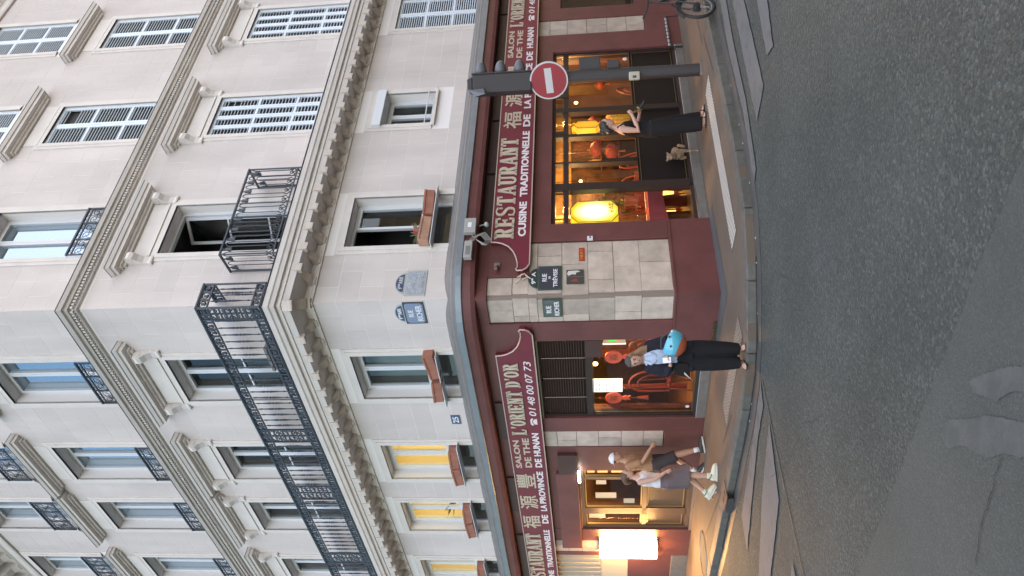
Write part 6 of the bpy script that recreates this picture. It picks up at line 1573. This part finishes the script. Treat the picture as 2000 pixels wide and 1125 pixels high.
fw=((-.09,-.20,.48),(-.09,-.30,.10),(0,-1,.18)); bk=((.09,-.03,.47),(.09,.22,.13),(0,-1,-.45))
T,rt,Rh,arms,legs,(P,C,N)=walker(M3,1.72,SKIN2,fw,bk,1.0,bent=True)
def shirt(root,P,C,N,sc,m,arms,sleeve=.55,grow=.018,hem=.0):
    s=MB(); P2=Vector(P)+V(0,0,hem); torso_mb(s,P2,C,Vector(N)-V(0,0,.02),(1,0,0),tuple(a*sc for a in (.16,.145,.185)),tuple(a*sc for a in (.12,.11,.12)),grow)
    for s_,e_,w_ in arms:
        if sleeve: s.limb([(*s_,.07*sc),(*lerp(s_,e_,sleeve*.6),.067*sc),(*lerp(s_,e_,sleeve),.066*sc)],12)
    return organic('shirt',s,m,root,.010,4)
shirt(M3,P,C,N,1.0,FAB('shirt_tan',(.36,.20,.11)),arms,.75,.02,.03)
def legwear(root,legs,P,m,frac,sc,name,flare=1.0,skirt=False):
    t=MB(); P=Vector(P)
    t.loft([(P+V(0,0,z),V(1,0,0),V(0,1,0),w*sc,d*sc) for z,w,d in ((-.14,.19,.15),(-.03,.185,.145),(.08,.165,.13))],16)
    for hp,kn,an,pt in legs:
        e=lerp(hp,kn,frac); d=(Vector(kn)-Vector(hp)).normalized()
        t.tube([Vector(hp)+V(0,0,.02),lerp(hp,e,.5),e],[.112*sc,.108*sc*flare,.10*sc*flare],14)
    if skirt:
        a=lerp(legs[0][1],legs[1][1],.5); t.loft([(P+V(0,0,-.05),V(1,0,0),V(0,1,0),.185*sc,.15*sc),(lerp(P,V(a.x,a.y,.50),.5),V(1,0,0),V(0,1,0),.20*sc,.19*sc),(V(a.x,a.y-.0,.44),V(1,0,0),V(0,1,0),.21*sc,.23*sc)][::-1],18)
    return organic(name,t,m,root,.010,4)
legwear(M3,legs,P,FAB('shorts_dark',(.06,.048,.048)),.92,1.0,'shorts')
def shoe(root,legs,m,ms,k_=1.0,sock=None,high=False):
    for hp,kn,an,pt in legs:
        q=MB(); a=Vector(an); d=Vector(pt).normalized(); u=V(-d.y,d.x,0).normalized(); up=d.cross(u); up=up if up.z>0 else -up
        foot=MB(); g=.085*k_
        rings=[(a-d*.075*k_-up*(g-.045),u,up,.030,.04),(a-d*.04*k_-up*(g*.45),u,up,.041,.062),(a+d*.03*k_-up*(g*.5),u,up,.044,.055),(a+d*.11*k_-up*(g-.04),u,up,.048,.042),(a+d*.175*k_-up*(g-.03),u,up,.046,.030),(a+d*.215*k_-up*(g-.022),u,up,.028,.018)]
        foot.loft(rings,14)
        if high: foot.tube([a-up*.02,a+(Vector(kn)-a).normalized()*.07],[.050,.048],12)
        organic('shoe',foot,m,root,.008,2)
        q=MB(); c=a-up*(g+.012); pts=[(-.085,.028),(-.04,.044),(.1,.052),(.19,.042),(.225,.0),(.19,-.042),(.1,-.052),(-.04,-.044),(-.085,-.028)]
        v0=[c+d*x*k_+u*y for x,y in pts]; v1=[p+up*.025 for p in v0]; n_=len(pts)
        q.add(v0+v1,[tuple(range(n_-1,-1,-1)),tuple(range(n_,2*n_))]+[(i,(i+1)%n_,(i+1)%n_+n_,i+n_) for i in range(n_)]); q.build('sole',ms,root)
        if sock:
            q=MB(); e=(Vector(kn)-a).normalized(); q.smooth=True; q.tube([a,a+e*.06,a+e*.10],[.045,.044,.047],12); q.build('sock',sock,root)
WHT=mat('white_cotton',(.66,.65,.66),.8); SOLEW=mat('sole_white',(.55,.53,.48),.6)
shoe(M3,legs,mat('shoe_black',(.03,.026,.024),.5),SOLEW,1.0,WHT)
cp=MB(); cp.loft([(T((0,.08*Rh,z*Rh)),rt@V(1,0,0),rt@V(0,1,0),a*Rh,c*Rh) for z,a,c in ((.22,.80,.96),(.5,.78,.94),(.8,.60,.74),(1.0,.34,.42),(1.10,.1,.12))],16)
cp.loft([(T((0,(1.0+.55*t)*Rh,(.24-.22*t)*Rh)),rt@V(1,0,0),rt@V(0,0,1),(.62-.25*t)*Rh,.03*Rh) for t in (0,.5,1)],12)
organic('cap',cp,WHT,M3,.007,2)
h=MB(); h.loft([(T((0,.22*Rh,z*Rh)),rt@V(1,0,0),rt@V(0,1,0),a*Rh,c*Rh) for z,a,c in ((-.25,.55,.62),(0,.72,.76),(.3,.74,.80))],14); organic('hair',h,mat('hair_brown',(.06,.035,.02),.6),M3,.008,2)
# ---- walking woman
W4=empty('person',V(-3.20,12.52,0),R_(84),'walking woman in a white top, mauve grey skirt and white high-top shoes','person')
fw=((-.08,-.12,.42),(-.08,-.10,.10),(0,-1,0)); bk=((.08,-.04,.44),(.08,.24,.16),(0,-1,-.55))
T,rt,Rh,arms,legs,(P,C,N)=walker(W4,1.56,SKIN,fw,bk,.88,10,.15,-.25)
s=MB(); torso_mb(s,Vector(P)+V(0,0,.10),C,Vector(N)-V(0,0,.04),(1,0,0),tuple(a*.88 for a in (.15,.142,.18)),tuple(a*.88 for a in (.115,.11,.12)),.016)
for k in (-1,1): s.tube([V(k*.09,-.12,1.16),V(k*.11,-.04,1.27),V(k*.10,.05,1.16)],[.03,.028,.03],6)
organic('top',s,FAB('top_white',(.66,.64,.65)),W4,.009,4)
legwear(W4,legs,P,FAB('skirt_mauve',(.135,.105,.11)),.8,.92,'skirt',1.1,True)
shoe(W4,legs,mat('shoe_white',(.58,.57,.44),.6),SOLEW,.95,None,True)
for hp,kn,an,pt in legs:
    q=MB(); a=Vector(an); q.tube([a+V(.05*math.cos(t),.055*math.sin(t),.015+.03*math.sin(t)) for t in [6.283*i/12 for i in range(12)]],.007,4,closed=True)
    q.build('ankle_strap',PL_BLK,W4)
h=MB(); h.loft([(T((0,.20*Rh,z*Rh)),rt@V(1,0,0),rt@V(0,1,0),a*Rh,c*Rh) for z,a,c in ((-.55,.45,.40),(-.2,.72,.68),(.2,.78,.86),(.6,.72,.82),(.9,.46,.55),(1.08,.14,.18))],16)
h.tube([T((0,.9*Rh,.3*Rh)),T((0,1.25*Rh,-.1*Rh)),T((0,1.2*Rh,-.9*Rh))],[.05,.05,.02],8)
organic('hair',h,mat('hair_chestnut',(.10,.05,.028),.55,noise=.3,nscale=25),W4,.010,3)
